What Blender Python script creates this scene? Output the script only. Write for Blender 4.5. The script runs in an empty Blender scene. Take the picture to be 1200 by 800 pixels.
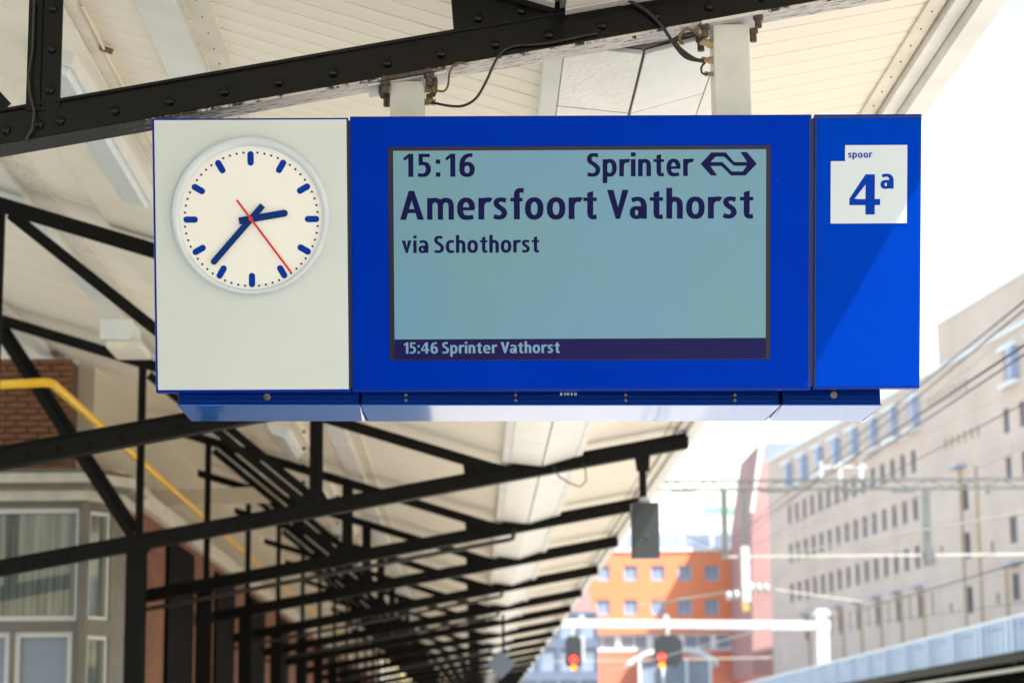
import bpy, bmesh, math, random
from mathutils import Vector, Matrix
random.seed(7)
S = bpy.context.scene
COL = S.collection
V = Vector

# ---------------------------------------------------------------- camera
F = 2600.0                     # focal length in photo pixels (1200 wide)
CAM = V((0, 0, 1.6))
YAW, PITCH, ROLL = 0.019737, math.atan(480 / F), math.radians(.5)
fw = V((math.sin(YAW) * math.cos(PITCH), math.cos(YAW) * math.cos(PITCH), math.sin(PITCH)))
rt0 = V((math.cos(YAW), -math.sin(YAW), 0)); up0 = rt0.cross(fw)
rt = rt0 * math.cos(ROLL) - up0 * math.sin(ROLL)
up = up0 * math.cos(ROLL) + rt0 * math.sin(ROLL)
cd = bpy.data.cameras.new('camera'); cam = bpy.data.objects.new('camera', cd); COL.objects.link(cam)
cam.matrix_world = Matrix(((rt.x, up.x, -fw.x, CAM.x), (rt.y, up.y, -fw.y, CAM.y), (rt.z, up.z, -fw.z, CAM.z), (0, 0, 0, 1)))
cd.sensor_width = 36; cd.lens = F / 1200 * 36; cd.clip_start = .1; cd.clip_end = 5000
cd.dof.use_dof = True; cd.dof.focus_distance = 7.55; cd.dof.aperture_fstop = 3.9
S.camera = cam

def ray(px, py): return fw + rt * ((px - 600) / F) + up * ((400 - py) / F)
def at(px, py, Y):             # survey helper: the place at distance Y that a sight line meets
    d = ray(px, py); return CAM + d * (Y / d.y)

# ---------------------------------------------------------------- light
SUN = V((-.465, .35, -.8)).normalized()        # direction the sunlight travels
w = bpy.data.worlds.new('World'); S.world = w; w.use_nodes = True
nt = w.node_tree; sky = nt.nodes.new('ShaderNodeTexSky'); sky.sky_type = 'NISHITA'; sky.sun_disc = False
sky.sun_elevation = math.asin(-SUN.z); sky.sun_rotation = math.atan2(-SUN.x, -SUN.y)
sky.air_density = 2.0; sky.dust_density = 1.0; sky.ozone_density = 3.0
nt.links.new(sky.outputs[0], nt.nodes['Background'].inputs[0]); nt.nodes['Background'].inputs[1].default_value = .13
sd = bpy.data.lights.new('sun', 'SUN'); sd.energy = 4.7; sd.angle = math.radians(.6); sd.color = (1, .95, .87)
so = bpy.data.objects.new('sun', sd); COL.objects.link(so); so.rotation_euler = SUN.to_track_quat('-Z', 'Y').to_euler()
S.view_settings.view_transform = 'Standard'; S.view_settings.look = 'None'
S.view_settings.exposure = 1.56; S.view_settings.gamma = 1
S.cycles.max_bounces = 8; S.cycles.diffuse_bounces = 5

# ---------------------------------------------------------------- materials
def srgb(r, g, b):
    f = lambda c: (c / 255 / 12.92) if c / 255 <= .04045 else ((c / 255 + .055) / 1.055) ** 2.4
    return (f(r), f(g), f(b), 1)
MATS = {}
def mat(name, col, rough=.5, var=0., scale=6., col2=None, metal=0., bump=0., bscale=30., emit=0., coat=0., stretch=(1, 1, 1), spec=.5):
    if name in MATS: return MATS[name]
    m = bpy.data.materials.new(name); m.use_nodes = True; MATS[name] = m
    n = m.node_tree.nodes; l = m.node_tree.links; b = n['Principled BSDF']
    col = tuple(col) + ((1,) if len(col) == 3 else ())
    b.inputs['Base Color'].default_value = col; b.inputs['Roughness'].default_value = rough
    b.inputs['Metallic'].default_value = metal; b.inputs['Specular IOR Level'].default_value = spec
    if coat: b.inputs['Coat Weight'].default_value = coat; b.inputs['Coat Roughness'].default_value = .04
    tc = n.new('ShaderNodeTexCoord'); mp = n.new('ShaderNodeMapping'); mp.inputs['Scale'].default_value = stretch
    l.new(tc.outputs['Object'], mp.inputs['Vector'])
    if var or col2:
        no = n.new('ShaderNodeTexNoise'); no.inputs['Scale'].default_value = scale; no.inputs['Detail'].default_value = 6
        l.new(mp.outputs[0], no.inputs['Vector'])
        cr = n.new('ShaderNodeValToRGB'); l.new(no.outputs[0], cr.inputs[0])
        c2 = (tuple(col2) + ((1,) if len(col2) == 3 else ())) if col2 else tuple(max(0, c * (1 - var)) for c in col[:3]) + (1,)
        c1 = col if col2 else tuple(min(1, c * (1 + var * .5)) for c in col[:3]) + (1,)
        cr.color_ramp.elements[0].position = .35; cr.color_ramp.elements[0].color = c2
        cr.color_ramp.elements[1].position = .65; cr.color_ramp.elements[1].color = c1
        l.new(cr.outputs[0], b.inputs['Base Color'])
        rr = n.new('ShaderNodeMapRange'); rr.inputs[3].default_value = min(1, rough * 1.25); rr.inputs[4].default_value = rough * .8
        l.new(no.outputs[0], rr.inputs[0]); l.new(rr.outputs[0], b.inputs['Roughness'])
    if bump:
        nb = n.new('ShaderNodeTexNoise'); nb.inputs['Scale'].default_value = bscale; nb.inputs['Detail'].default_value = 5
        l.new(mp.outputs[0], nb.inputs['Vector'])
        bp = n.new('ShaderNodeBump'); bp.inputs['Strength'].default_value = bump; bp.inputs['Distance'].default_value = .01
        l.new(nb.outputs[0], bp.inputs['Height']); l.new(bp.outputs[0], b.inputs['Normal'])
    if emit:
        b.inputs['Emission Color'].default_value = col; b.inputs['Emission Strength'].default_value = emit
    return m

mat('black_paint', (.0035, .003, .0025), .22, .3, 8, bump=.22, bscale=28, spec=.28)
mat('black_far', (.0035, .003, .0025), .5, .3, 4, spec=.14)
mat('soffit', (.87, .80, .68), .55, .05, 1.6, stretch=(.4, 3, 1))
mat('soffit_plain', (.84, .77, .65), .5, .07, 2)
mat('beam_white', (.78, .77, .73), .5, .08, 3)
mat('beam_cream', (.76, .70, .58), .5, .1, 4)
mat('deck', (.35, .35, .34), .8, .2, 2)
mat('duct', (.80, .80, .77), .3, .05, 5, bump=.5, bscale=38)
mat('seam', (.30, .29, .26), .7)
mat('fitting', (.72, .74, .73), .35, .06, 5)
mat('diffuser', (.74, .78, .78), .2, .05, 7)
mat('post_paint', (.66, .65, .61), .4, .08, 9)
mat('brass', (.55, .40, .18), .35, metal=.8)
mat('rubber', (.02, .018, .016), .5)
mat('cable_tan', (.16, .11, .05), .5)
mat('rusty', (.10, .07, .05), .7, .4, 60)
mat('blue_shell', srgb(2, 36, 140)[:3], .3, .08, 4, spec=.4)
mat('blue_glass', srgb(0, 43, 160)[:3], .16, .05, 3, spec=.14)
mat('blue_plate', srgb(0, 53, 166)[:3], .5, .04, 3, spec=.1)
mat('blue_deep', srgb(0, 30, 100)[:3], .35, .1, 5, spec=.3)
mat('blue_under', (0, .15, .52), .13, .06, 5, spec=.1, coat=.75)
mat('clock_panel', (.545, .58, .575), .35, .03, 3, coat=.3)
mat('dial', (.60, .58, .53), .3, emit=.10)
mat('bezel', (.55, .60, .66), .18, .04, 5, coat=.5)
mat('mark_blue', srgb(0, 50, 148)[:3], .5, spec=.08)
mat('hand_blue', srgb(4, 46, 112)[:3], .5, spec=.1)
mat('hand_red', srgb(200, 25, 30)[:3], .35)
mat('gap_black', (.012, .012, .014), .5)
mat('bezel_black', (.010, .005, .014), .25, spec=.3)
mat('footer_navy', (.007, .006, .07), .25, spec=.1)
mat('lcd_ink', (.004, .004, .058), .4, spec=.08)
mat('text_dim', srgb(95, 130, 160)[:3], .3, emit=.05)
mat('plate_white', (.50, .54, .58), .35)
mat('plate_ink', srgb(0, 50, 150)[:3], .5, spec=.05)
mat('silver', (.10, .09, .075), .3, metal=.7)
mat('yellow_pipe', (.90, .50, .02), .35, .1, 5)
mat('cream_pipe', (.62, .56, .44), .45)
mat('bay_paint', (.165, .14, .11), .45, .1, 5)
mat('sash_white', (.60, .585, .55), .35)
mat('curtain', (.17, .18, .16), .3, 0, 7, col2=(.02, .024, .02), stretch=(4, 4, .12), coat=1)
mat('glass_dark', (.025, .03, .035), .06, coat=.3)
mat('brick_face', (.20, .085, .04), .8, .3, 6, bump=.4, bscale=40)
mat('mortar', (.15, .075, .045), .9, .2, 20)
mat('platform', (.40, .365, .31), .75, .12, 3)
mat('gravel', (.30, .28, .25), .9, .3, 8)
mat('facade', (.66, .52, .44), .8, .07, .25)
mat('facade_tan', (.52, .37, .26), .8, .08, .4)
mat('facade_pink', (.40, .235, .225), .8, .08, .3)
mat('coping', (.72, .73, .74), .5)
mat('window_glass', (.02, .04, .12), .3, .5, .6, spec=.35)
mat('blue_frame', (.36, .42, .60), .4)
mat('white_frame', (.75, .75, .76), .5)
mat('orange_wall', (.74, .235, .105), .75, .08, .15)
mat('red_wall', (.60, .19, .115), .75, .08, .2)
mat('slate_glass', (.24, .29, .37), .2, .25, .25)
mat('slate_wall', (.13, .16, .23), .5, .1, .2)
mat('dark_door', (.004, .0035, .003), .9, spec=.1)
mat('cornice_paint', (.56, .51, .42), .5, .15, 5)
mat('blue_grey', (.44, .48, .55), .5, .1, .2)
mat('gantry', (.12, .125, .12), .5, .2, 2, metal=.3)
mat('gantry_white', (.46, .46, .46), .45, .08, 2)
mat('wire', (.05, .05, .055), .5)
mat('wire_pale', (.42, .39, .33), .5)
mat('porcelain', (.45, .45, .44), .25)
mat('speaker_grey', (.016, .020, .028), .35, .15, 6, coat=.25)
mat('signal_black', (.02, .022, .026), .5)
mat('lamp_red', (1, .03, .02), .3, emit=2.2)
mat('lamp_amber', (1, .22, .01), .3, emit=1.3)
mat('teal', (.03, .36, .31), .5)
mat('diamond', (.16, .20, .26), .5)

def wear(name, col, scale=90., amount=.70, soft=.03, rough=.6):
    """sparse specks, chips and scuffs laid over a painted surface"""
    m = MATS[name]; n = m.node_tree.nodes; l = m.node_tree.links; b = n['Principled BSDF']
    src = b.inputs['Base Color'].links[0].from_socket if b.inputs['Base Color'].links else None
    tc = n.new('ShaderNodeTexCoord'); no = n.new('ShaderNodeTexNoise'); no.inputs['Scale'].default_value = scale; no.inputs['Detail'].default_value = 7; no.inputs['Roughness'].default_value = .72
    l.new(tc.outputs['Object'], no.inputs[0]); lo = n.new('ShaderNodeTexNoise'); lo.inputs['Scale'].default_value = scale / 22; l.new(tc.outputs['Object'], lo.inputs[0])
    ad = n.new('ShaderNodeMath'); ad.operation = 'MULTIPLY_ADD'; l.new(lo.outputs[0], ad.inputs[0]); ad.inputs[1].default_value = .35; l.new(no.outputs[0], ad.inputs[2])
    mr = n.new('ShaderNodeMapRange'); mr.inputs[1].default_value = amount + .16; mr.inputs[2].default_value = amount + .16 + soft; l.new(ad.outputs[0], mr.inputs[0])
    mx = n.new('ShaderNodeMix'); mx.data_type = 'RGBA'; l.new(mr.outputs[0], mx.inputs[0])
    if src: l.new(src, mx.inputs[6])
    else: mx.inputs[6].default_value = b.inputs['Base Color'].default_value
    mx.inputs[7].default_value = col + (1,); l.new(mx.outputs[2], b.inputs['Base Color'])
wear('black_paint', (.16, .15, .14), 70, .73)
wear('blue_glass', (.10, .16, .42), 60, .74)
wear('blue_plate', (.12, .2, .5), 60, .77)
wear('blue_shell', (.25, .3, .45), 60, .70)
wear('post_paint', (.40, .36, .30), 40, .72)
wear('beam_white', (.55, .50, .40), 14, .66, .12)
wear('soffit', (.66, .56, .42), 7, .62, .2)
wear('duct', (.60, .58, .52), 20, .66, .1)
wear('facade', (.50, .39, .33), .6, .60, .2)
wear('orange_wall', (.64, .22, .10), .5, .62, .2)
wear('bay_paint', (.14, .12, .10), 12, .64, .1)
for k_, t_ in (('blue_glass', (.05, .2, 1)), ('blue_plate', (.05, .25, 1)), ('blue_shell', (.2, .4, 1)), ('blue_deep', (.1, .3, 1))):
    MATS[k_].node_tree.nodes['Principled BSDF'].inputs['Specular Tint'].default_value = t_ + (1,)
MATS['blue_under'].node_tree.nodes['Principled BSDF'].inputs['Coat Tint'].default_value = (.78, .84, 1, 1)
wear('clock_panel', (.48, .50, .47), 50, .76)
# special materials -------------------------------------------------
def peel_glare_mat():
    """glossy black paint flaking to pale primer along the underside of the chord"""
    m = mat('peel_glare', (.05, .047, .045), .2)
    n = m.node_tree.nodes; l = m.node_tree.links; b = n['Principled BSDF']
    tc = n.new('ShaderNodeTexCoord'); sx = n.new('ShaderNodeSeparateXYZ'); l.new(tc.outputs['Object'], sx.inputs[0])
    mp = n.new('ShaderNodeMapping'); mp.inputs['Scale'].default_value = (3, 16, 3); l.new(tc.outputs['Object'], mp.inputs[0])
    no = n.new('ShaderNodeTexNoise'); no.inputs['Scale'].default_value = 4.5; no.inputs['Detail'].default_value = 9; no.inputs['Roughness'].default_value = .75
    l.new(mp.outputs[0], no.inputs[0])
    # share of painted sun reflection and flaked paint along the beam: none at the wall end, much from the clock on
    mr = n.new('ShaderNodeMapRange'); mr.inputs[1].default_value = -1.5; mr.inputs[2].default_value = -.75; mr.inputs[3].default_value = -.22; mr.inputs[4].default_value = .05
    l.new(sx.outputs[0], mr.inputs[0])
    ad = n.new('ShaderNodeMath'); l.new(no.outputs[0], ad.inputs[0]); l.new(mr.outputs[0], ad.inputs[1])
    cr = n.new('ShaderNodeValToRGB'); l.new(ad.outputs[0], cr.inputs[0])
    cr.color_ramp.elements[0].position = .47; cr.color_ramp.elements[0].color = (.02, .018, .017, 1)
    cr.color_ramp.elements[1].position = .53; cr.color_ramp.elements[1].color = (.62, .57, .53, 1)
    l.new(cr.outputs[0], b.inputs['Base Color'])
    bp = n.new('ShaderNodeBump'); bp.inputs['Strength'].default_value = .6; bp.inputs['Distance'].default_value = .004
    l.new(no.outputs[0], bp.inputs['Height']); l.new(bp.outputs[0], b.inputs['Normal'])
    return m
peel_glare_mat()
def lcd_mat():
    m = mat('lcd', (.07, .155, .19), .2, spec=.25)
    n = m.node_tree.nodes; l = m.node_tree.links; b = n['Principled BSDF']
    b.inputs['Emission Color'].default_value = (.125, .30, .385, 1); b.inputs['Emission Strength'].default_value = .17
    tc = n.new('ShaderNodeTexCoord')
    no = n.new('ShaderNodeTexNoise'); no.inputs['Scale'].default_value = 1.6; l.new(tc.outputs['Object'], no.inputs[0])
    cr = n.new('ShaderNodeValToRGB'); l.new(no.outputs[0], cr.inputs[0])
    cr.color_ramp.elements[0].position = .35; cr.color_ramp.elements[0].color = (.13, .25, .41, 1)
    cr.color_ramp.elements[1].position = .65; cr.color_ramp.elements[1].color = (.15, .27, .28, 1)
    wv = n.new('ShaderNodeTexWave'); wv.inputs['Scale'].default_value = 70; wv.inputs['Distortion'].default_value = .4; l.new(tc.outputs['Object'], wv.inputs[0])
    fn = n.new('ShaderNodeTexNoise'); fn.inputs['Scale'].default_value = 140; l.new(tc.outputs['Object'], fn.inputs[0])
    a1 = n.new('ShaderNodeMath'); a1.operation = 'ADD'; l.new(wv.outputs[1], a1.inputs[0]); l.new(fn.outputs[0], a1.inputs[1])
    r1 = n.new('ShaderNodeMapRange'); r1.inputs[1].default_value = 0; r1.inputs[2].default_value = 2; r1.inputs[3].default_value = .93; r1.inputs[4].default_value = 1.07; l.new(a1.outputs[0], r1.inputs[0])
    m2 = n.new('ShaderNodeVectorMath'); m2.operation = 'SCALE'; l.new(cr.outputs[0], m2.inputs[0]); l.new(r1.outputs[0], m2.inputs['Scale'])
    l.new(m2.outputs[0], b.inputs['Emission Color'])
lcd_mat()
def brick_mat():
    m = mat('brick_far', (.3, .12, .07), .85)
    n = m.node_tree.nodes; l = m.node_tree.links; b = n['Principled BSDF']
    tc = n.new('ShaderNodeTexCoord'); sp = n.new('ShaderNodeSeparateXYZ'); l.new(tc.outputs['Object'], sp.inputs[0])
    cb = n.new('ShaderNodeCombineXYZ'); l.new(sp.outputs[1], cb.inputs[0]); l.new(sp.outputs[2], cb.inputs[1])
    bt = n.new('ShaderNodeTexBrick'); l.new(cb.outputs[0], bt.inputs[0])
    bt.inputs['Color1'].default_value = (.30, .10, .045, 1); bt.inputs['Color2'].default_value = (.20, .065, .032, 1); bt.inputs['Mortar'].default_value = (.17, .11, .07, 1)
    bt.inputs['Scale'].default_value = 1; bt.inputs['Brick Width'].default_value = .22; bt.inputs['Row Height'].default_value = .065; bt.inputs['Mortar Size'].default_value = .008
    l.new(bt.outputs[0], b.inputs['Base Color'])
brick_mat()

# ---------------------------------------------------------------- mesh helpers
class MB:
    def __init__(s): s.v = []; s.f = []
    def quadset(s, vs, fs):
        o = len(s.v); s.v += [V(p) for p in vs]; s.f += [tuple(i + o for i in f) for f in fs]; return s
    def hexa(s, p):            # 8 points: bottom ring 0-3, top ring 4-7
        return s.quadset(p, [(0, 3, 2, 1), (4, 5, 6, 7), (0, 1, 5, 4), (1, 2, 6, 5), (2, 3, 7, 6), (3, 0, 4, 7)])
    def box(s, x0, x1, y0, y1, z0, z1):
        return s.hexa([(x0, y0, z0), (x1, y0, z0), (x1, y1, z0), (x0, y1, z0), (x0, y0, z1), (x1, y0, z1), (x1, y1, z1), (x0, y1, z1)])
    def bar(s, a, b, w, h, upv=(0, 0, 1)):   # rectangular bar a->b, w across, h along up
        a = V(a); b = V(b); d = (b - a).normalized(); u = V(upv); side = d.cross(u)
        if side.length < 1e-4: side = d.cross(V((1, 0, 0)))
        side.normalize(); u = side.cross(d).normalized(); sw = side * w / 2; uh = u * h / 2
        return s.hexa([a - sw - uh, a + sw - uh, b + sw - uh, b - sw - uh, a - sw + uh, a + sw + uh, b + sw + uh, b - sw + uh])
    def tube(s, pts, r, n=8, cap=True):
        pts = [V(p) for p in pts]; o = len(s.v); prev = None
        for i, p in enumerate(pts):
            d = (pts[min(i + 1, len(pts) - 1)] - pts[max(i - 1, 0)]).normalized()
            if prev is None:
                a = d.cross(V((0, 0, 1)))
                if a.length < 1e-3: a = d.cross(V((1, 0, 0)))
            else: a = prev - d * prev.dot(d)
            a.normalize(); prev = a; b = d.cross(a)
            for k in range(n):
                t = 2 * math.pi * k / n; s.v.append(p + (a * math.cos(t) + b * math.sin(t)) * r)
        for i in range(len(pts) - 1):
            for k in range(n):
                s.f.append((o + i * n + k, o + i * n + (k + 1) % n, o + (i + 1) * n + (k + 1) % n, o + (i + 1) * n + k))
        if cap:
            s.f.append(tuple(o + k for k in range(n))[::-1]); s.f.append(tuple(o + (len(pts) - 1) * n + k for k in range(n)))
        return s
    def prism(s, poly, y0, y1):   # polygon in xz extruded along y
        n = len(poly); o = len(s.v)
        for y in (y0, y1):
            for x, z in poly: s.v.append(V((x, y, z)))
        s.f.append(tuple(o + i for i in range(n))); s.f.append(tuple(o + n + i for i in range(n))[::-1])
        for i in range(n):
            j = (i + 1) % n; s.f.append((o + i, o + n + i, o + n + j, o + j))
        return s
    def lathe(s, prof, c, axis='y', n=24):  # profile (radius, along)
        o = len(s.v); c = V(c)
        for r, t in prof:
            for k in range(n):
                a = 2 * math.pi * k / n; ca, sa = r * math.cos(a), r * math.sin(a)
                s.v.append(c + (V((ca, t, sa)) if axis == 'y' else V((ca, sa, t)) if axis == 'z' else V((t, ca, sa))))
        for i in range(len(prof) - 1):
            for k in range(n): s.f.append((o + i * n + k, o + i * n + (k + 1) % n, o + (i + 1) * n + (k + 1) % n, o + (i + 1) * n + k))
        s.f.append(tuple(o + k for k in range(n))[::-1]); s.f.append(tuple(o + (len(prof) - 1) * n + k for k in range(n)))
        return s
    def build(s, name, m, parent=None, smooth=False, bevel=0, loc=None, M=None):
        me = bpy.data.meshes.new(name); me.from_pydata([tuple(p) for p in s.v], [], s.f)
        bm = bmesh.new(); bm.from_mesh(me)
        bmesh.ops.recalc_face_normals(bm, faces=bm.faces)
        if bevel: bmesh.ops.bevel(bm, geom=bm.edges[:], offset=bevel, segments=2, affect='EDGES', profile=.5)
        bm.to_mesh(me); bm.free()
        me.materials.append(MATS[m])
        if smooth: me.shade_smooth()
        o = bpy.data.objects.new(name, me); COL.objects.link(o)
        if parent: o.parent = parent
        if loc: o.location = loc
        if M: o.matrix_local = M
        return o
def tag(o, label=None, cat=None, group=None, kind=None):
    if label: o['label'] = label
    if cat: o['category'] = cat
    if group: o['group'] = group
    if kind: o['kind'] = kind
    return o
def empty(name, loc=(0, 0, 0), M=None):
    o = bpy.data.objects.new(name, None); COL.objects.link(o); o.location = loc; o.empty_display_size = .2
    if M: o.matrix_world = M
    return o
def dup(o, loc=None, parent=None):
    c = o.copy(); COL.objects.link(c)
    for k in ('label', 'group'):
        pass
    if parent: c.parent = parent
    if loc is not None: c.location = loc
    for ch in [x for x in CH.get(o.name, [])]: dup(ch, None, c)
    return c
CH = {}
def reg(root):                 # remember the children of a finished thing so that it can be copied
    for o in list(COL.objects):
        if o.parent: CH.setdefault(o.parent.name, [])
    CH.clear()
    for o in COL.objects:
        if o.parent: CH.setdefault(o.parent.name, []).append(o)
def piece(name, mesh, loc, parent, rot=None, scale=None):   # an alike piece that shares its mesh
    o = bpy.data.objects.new(name, mesh); COL.objects.link(o); o.parent = parent; o.location = loc
    if rot: o.rotation_euler = rot
    if scale: o.scale = scale
    return o

# ================================================================ ground
g = MB(); g.box(-900, 1500, -300, 2500, -1.6, -1.0).build('ground', 'gravel'); tag(COL.objects[-1], kind='structure')
p = MB(); p.box(-3.85, 2.75, -60, 130, -1.0, 0); tag(p.build('platform', 'platform'), kind='structure')
p = MB(); p.box(-60, -3.85, -60, 130, -1.0, .004); tag(p.build('station_forecourt', 'seam'), kind='structure')
p = MB(); p.box(11.9, 20, -60, 180, -1.0, 0); tag(p.build('opposite_platform', 'platform'), kind='structure')

# ================================================================ canopy
def chord_z(X): return 4.035 + .18 * X          # bottom chord (axis)
def top_z(X): return 4.205 - .31 * X            # top chord (axis)
EDGE = 2.07
TY = [7.83, 14.3, 20.2, 25.4, 30.1, 34.9, 40.0, 44.5] + [44.5 + 4.9 * k for k in range(1, 11)]
Y0, Y1 = -12, TY[-1] + 2
XJ, XL = .34, -6.5
def soffit_r(X): return chord_z(X) + .155
def soffit_l(X): return top_z(X) + .175

def slab(x0, x1, y0, y1, zf, lo, hi):
    m = MB(); return m.hexa([(x0, y0, zf(x0) + lo), (x1, y0, zf(x1) + lo), (x1, y1, zf(x1) + lo), (x0, y1, zf(x0) + lo),
                             (x0, y0, zf(x0) + hi), (x1, y0, zf(x1) + hi), (x1, y1, zf(x1) + hi), (x0, y1, zf(x0) + hi)])
canopy = empty('platform_canopy', (0, 0, 4)); canopy.location = (0, 0, 0)
tag(canopy, 'cream boarded canopy roof rising from its white gutter box to the open track side', 'canopy')
slab(XJ, EDGE, Y0, Y1, soffit_r, .03, .12).build('roof_deck', 'deck', canopy)
slab(XL, XJ - .002, Y0, Y1, soffit_l, .03, .12).build('roof_deck', 'deck', canopy)
# soffit boards, laid across the canopy; each one a piece as far as they can be told apart
BW = .175
def board_mesh(x0, x1, zf, width=BW, name='board'):
    m = MB(); g_ = .0015
    a, b, c, d = g_, g_ + .007, width - g_ - .007, width - g_
    vs = []
    for x in (x0, x1):
        z = zf(x)
        for y, dz in ((a, .012), (b, 0), (c, 0), (d, .012), (d, .028), (a, .028)): vs.append((x, y, z + dz))
    n = 6; fs = [tuple(range(n))[::-1], tuple(range(n, 2 * n))] + [(i, (i + 1) % n, n + (i + 1) % n, n + i) for i in range(n)]
    m.quadset(vs, fs); return m
NB = int((15.4 - 7.2) / BW)
for side, (x0, x1, zf) in enumerate(((XJ + .02, EDGE - .03, soffit_r), (XL, XJ - .02, soffit_l))):
    first = board_mesh(x0, x1, zf).build('board', 'soffit', canopy); first.location = (0, 7.2, 0)
    for k in range(1, NB):
        piece('board', first.data, (0, 7.2 + k * BW, random.uniform(-.0012, .0012)), canopy)
    far = MB()
    ks = list(range(-int((7.2 - Y0) / BW), 0)) + list(range(NB, int((Y1 - 7.2) / BW)))
    for k in ks:
        b = board_mesh(x0, x1, zf); far.quadset([p + V((0, 7.2 + k * BW, 0)) for p in b.v], b.f)
    tag(far.build('soffit_boards', 'soffit', canopy), kind='stuff')
# longitudinal trim under the boards
def runner(name, m, x0, x1, zf, drop, thick, y0=Y0, y1=Y1, label=None):
    o = slab(x0, x1, y0, y1, zf, -drop, -drop + thick).build(name, m, canopy)
    if label: o['label'] = label
    return o
runner('purlin', 'beam_white', -1.42, -1.22, soffit_l, .055, .054)
runner('batten', 'beam_cream', -1.20, -1.08, soffit_l, .014, .0135)
runner('cover_board', 'soffit_plain', -2.37, -1.79, soffit_l, .075, .074)
runner('batten', 'beam_cream', -1.785, -1.74, soffit_l, .060, .059)
runner('purlin', 'beam_white', -3.12, -2.95, soffit_l, .055, .054)
runner('batten', 'beam_cream', -2.93, -2.74, soffit_l, .014, .0135)
runner('purlin', 'beam_white', -4.5, -4.3, soffit_l, .055, .054)
runner('batten', 'beam_cream', 1.83, 1.905, soffit_r, .016, .015)
runner('edge_beam', 'beam_white', 1.915, 1.985, soffit_r, .055, .054)
runner('fascia', 'beam_white', 1.99, 2.10, soffit_r, .115, .30)
# tiny nails on the battens
nl = MB()
for y in [7.4 + .22 * k for k in range(40)]:
    for x, zf, dr in ((-1.14, soffit_l, .016), (-2.83, soffit_l, .016), (1.868, soffit_r, .018)):
        nl.box(x - .003, x + .003, y - .003, y + .003, zf(x) - dr - .003, zf(x) - dr + .002)
tag(nl.build('nails', 'rusty', canopy), kind='stuff')
# shallow V gutter box with lapped panels between trusses
GX0, GXM, GX1 = .31, .66, 1.02
def gz(X): return 4.155 if X == GXM else (4.195 if X < GXM else 4.255)
for i in range(len(TY) - 1):
    ya, yb = TY[i] + .12, TY[i + 1] - .08
    n = max(2, round((yb - ya) / .74)); L = (yb - ya) / n
    for k in range(n):
        a, b = ya + k * L + .006, ya + (k + 1) * L - .006
        if i < 3:
            for (xa, xb) in ((GX0 + .055, GXM - .005), (GXM + .005, GX1 - .055)):
                m = MB(); za = gz(GXM) + (gz(GX0) - gz(GXM)) * abs(xa - GXM) / (GXM - GX0); zb = gz(GXM) + (gz(GX1) - gz(GXM)) * abs(xb - GXM) / (GX1 - GXM)
                m.hexa([(xa, a, za), (xb, a, zb), (xb, b, zb), (xa, b, za), (xa, a, za + .02), (xb, a, zb + .02), (xb, b, zb + .02), (xa, b, za + .02)])
                m.build('gutter_panel', 'duct', canopy, bevel=.004)
    if i >= 3:
        m = MB()
        for k in range(n):
            a, b = ya + k * L + .01, ya + (k + 1) * L - .01
            m.prism([(GX0 + .05, gz(GX0)), (GXM, gz(GXM)), (GX1 - .05, gz(GX1)), (GXM, gz(GXM) + .05)], a, b)
        m.build('gutter_panel', 'duct', canopy)
    m = MB(); m.prism([(GX0 - .01, 4.20), (GX0 + .052, 4.185), (GX0 + .052, 4.36), (GX0 - .01, 4.40)], ya, yb)
    m.prism([(GX1 - .052, 4.24), (GX1 + .01, 4.255), (GX1 + .01, 4.40), (GX1 - .052, 4.39)], ya, yb)
    m.build('gutter_rail', 'beam_white', canopy)
    m = MB(); m.prism([(GX0 + .05, gz(GX0) + .028), (GXM, gz(GXM) + .024), (GX1 - .05, gz(GX1) + .028), (GXM, gz(GXM) + .07)], ya, yb); m.build('gutter_lining', 'seam', canopy)

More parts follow.
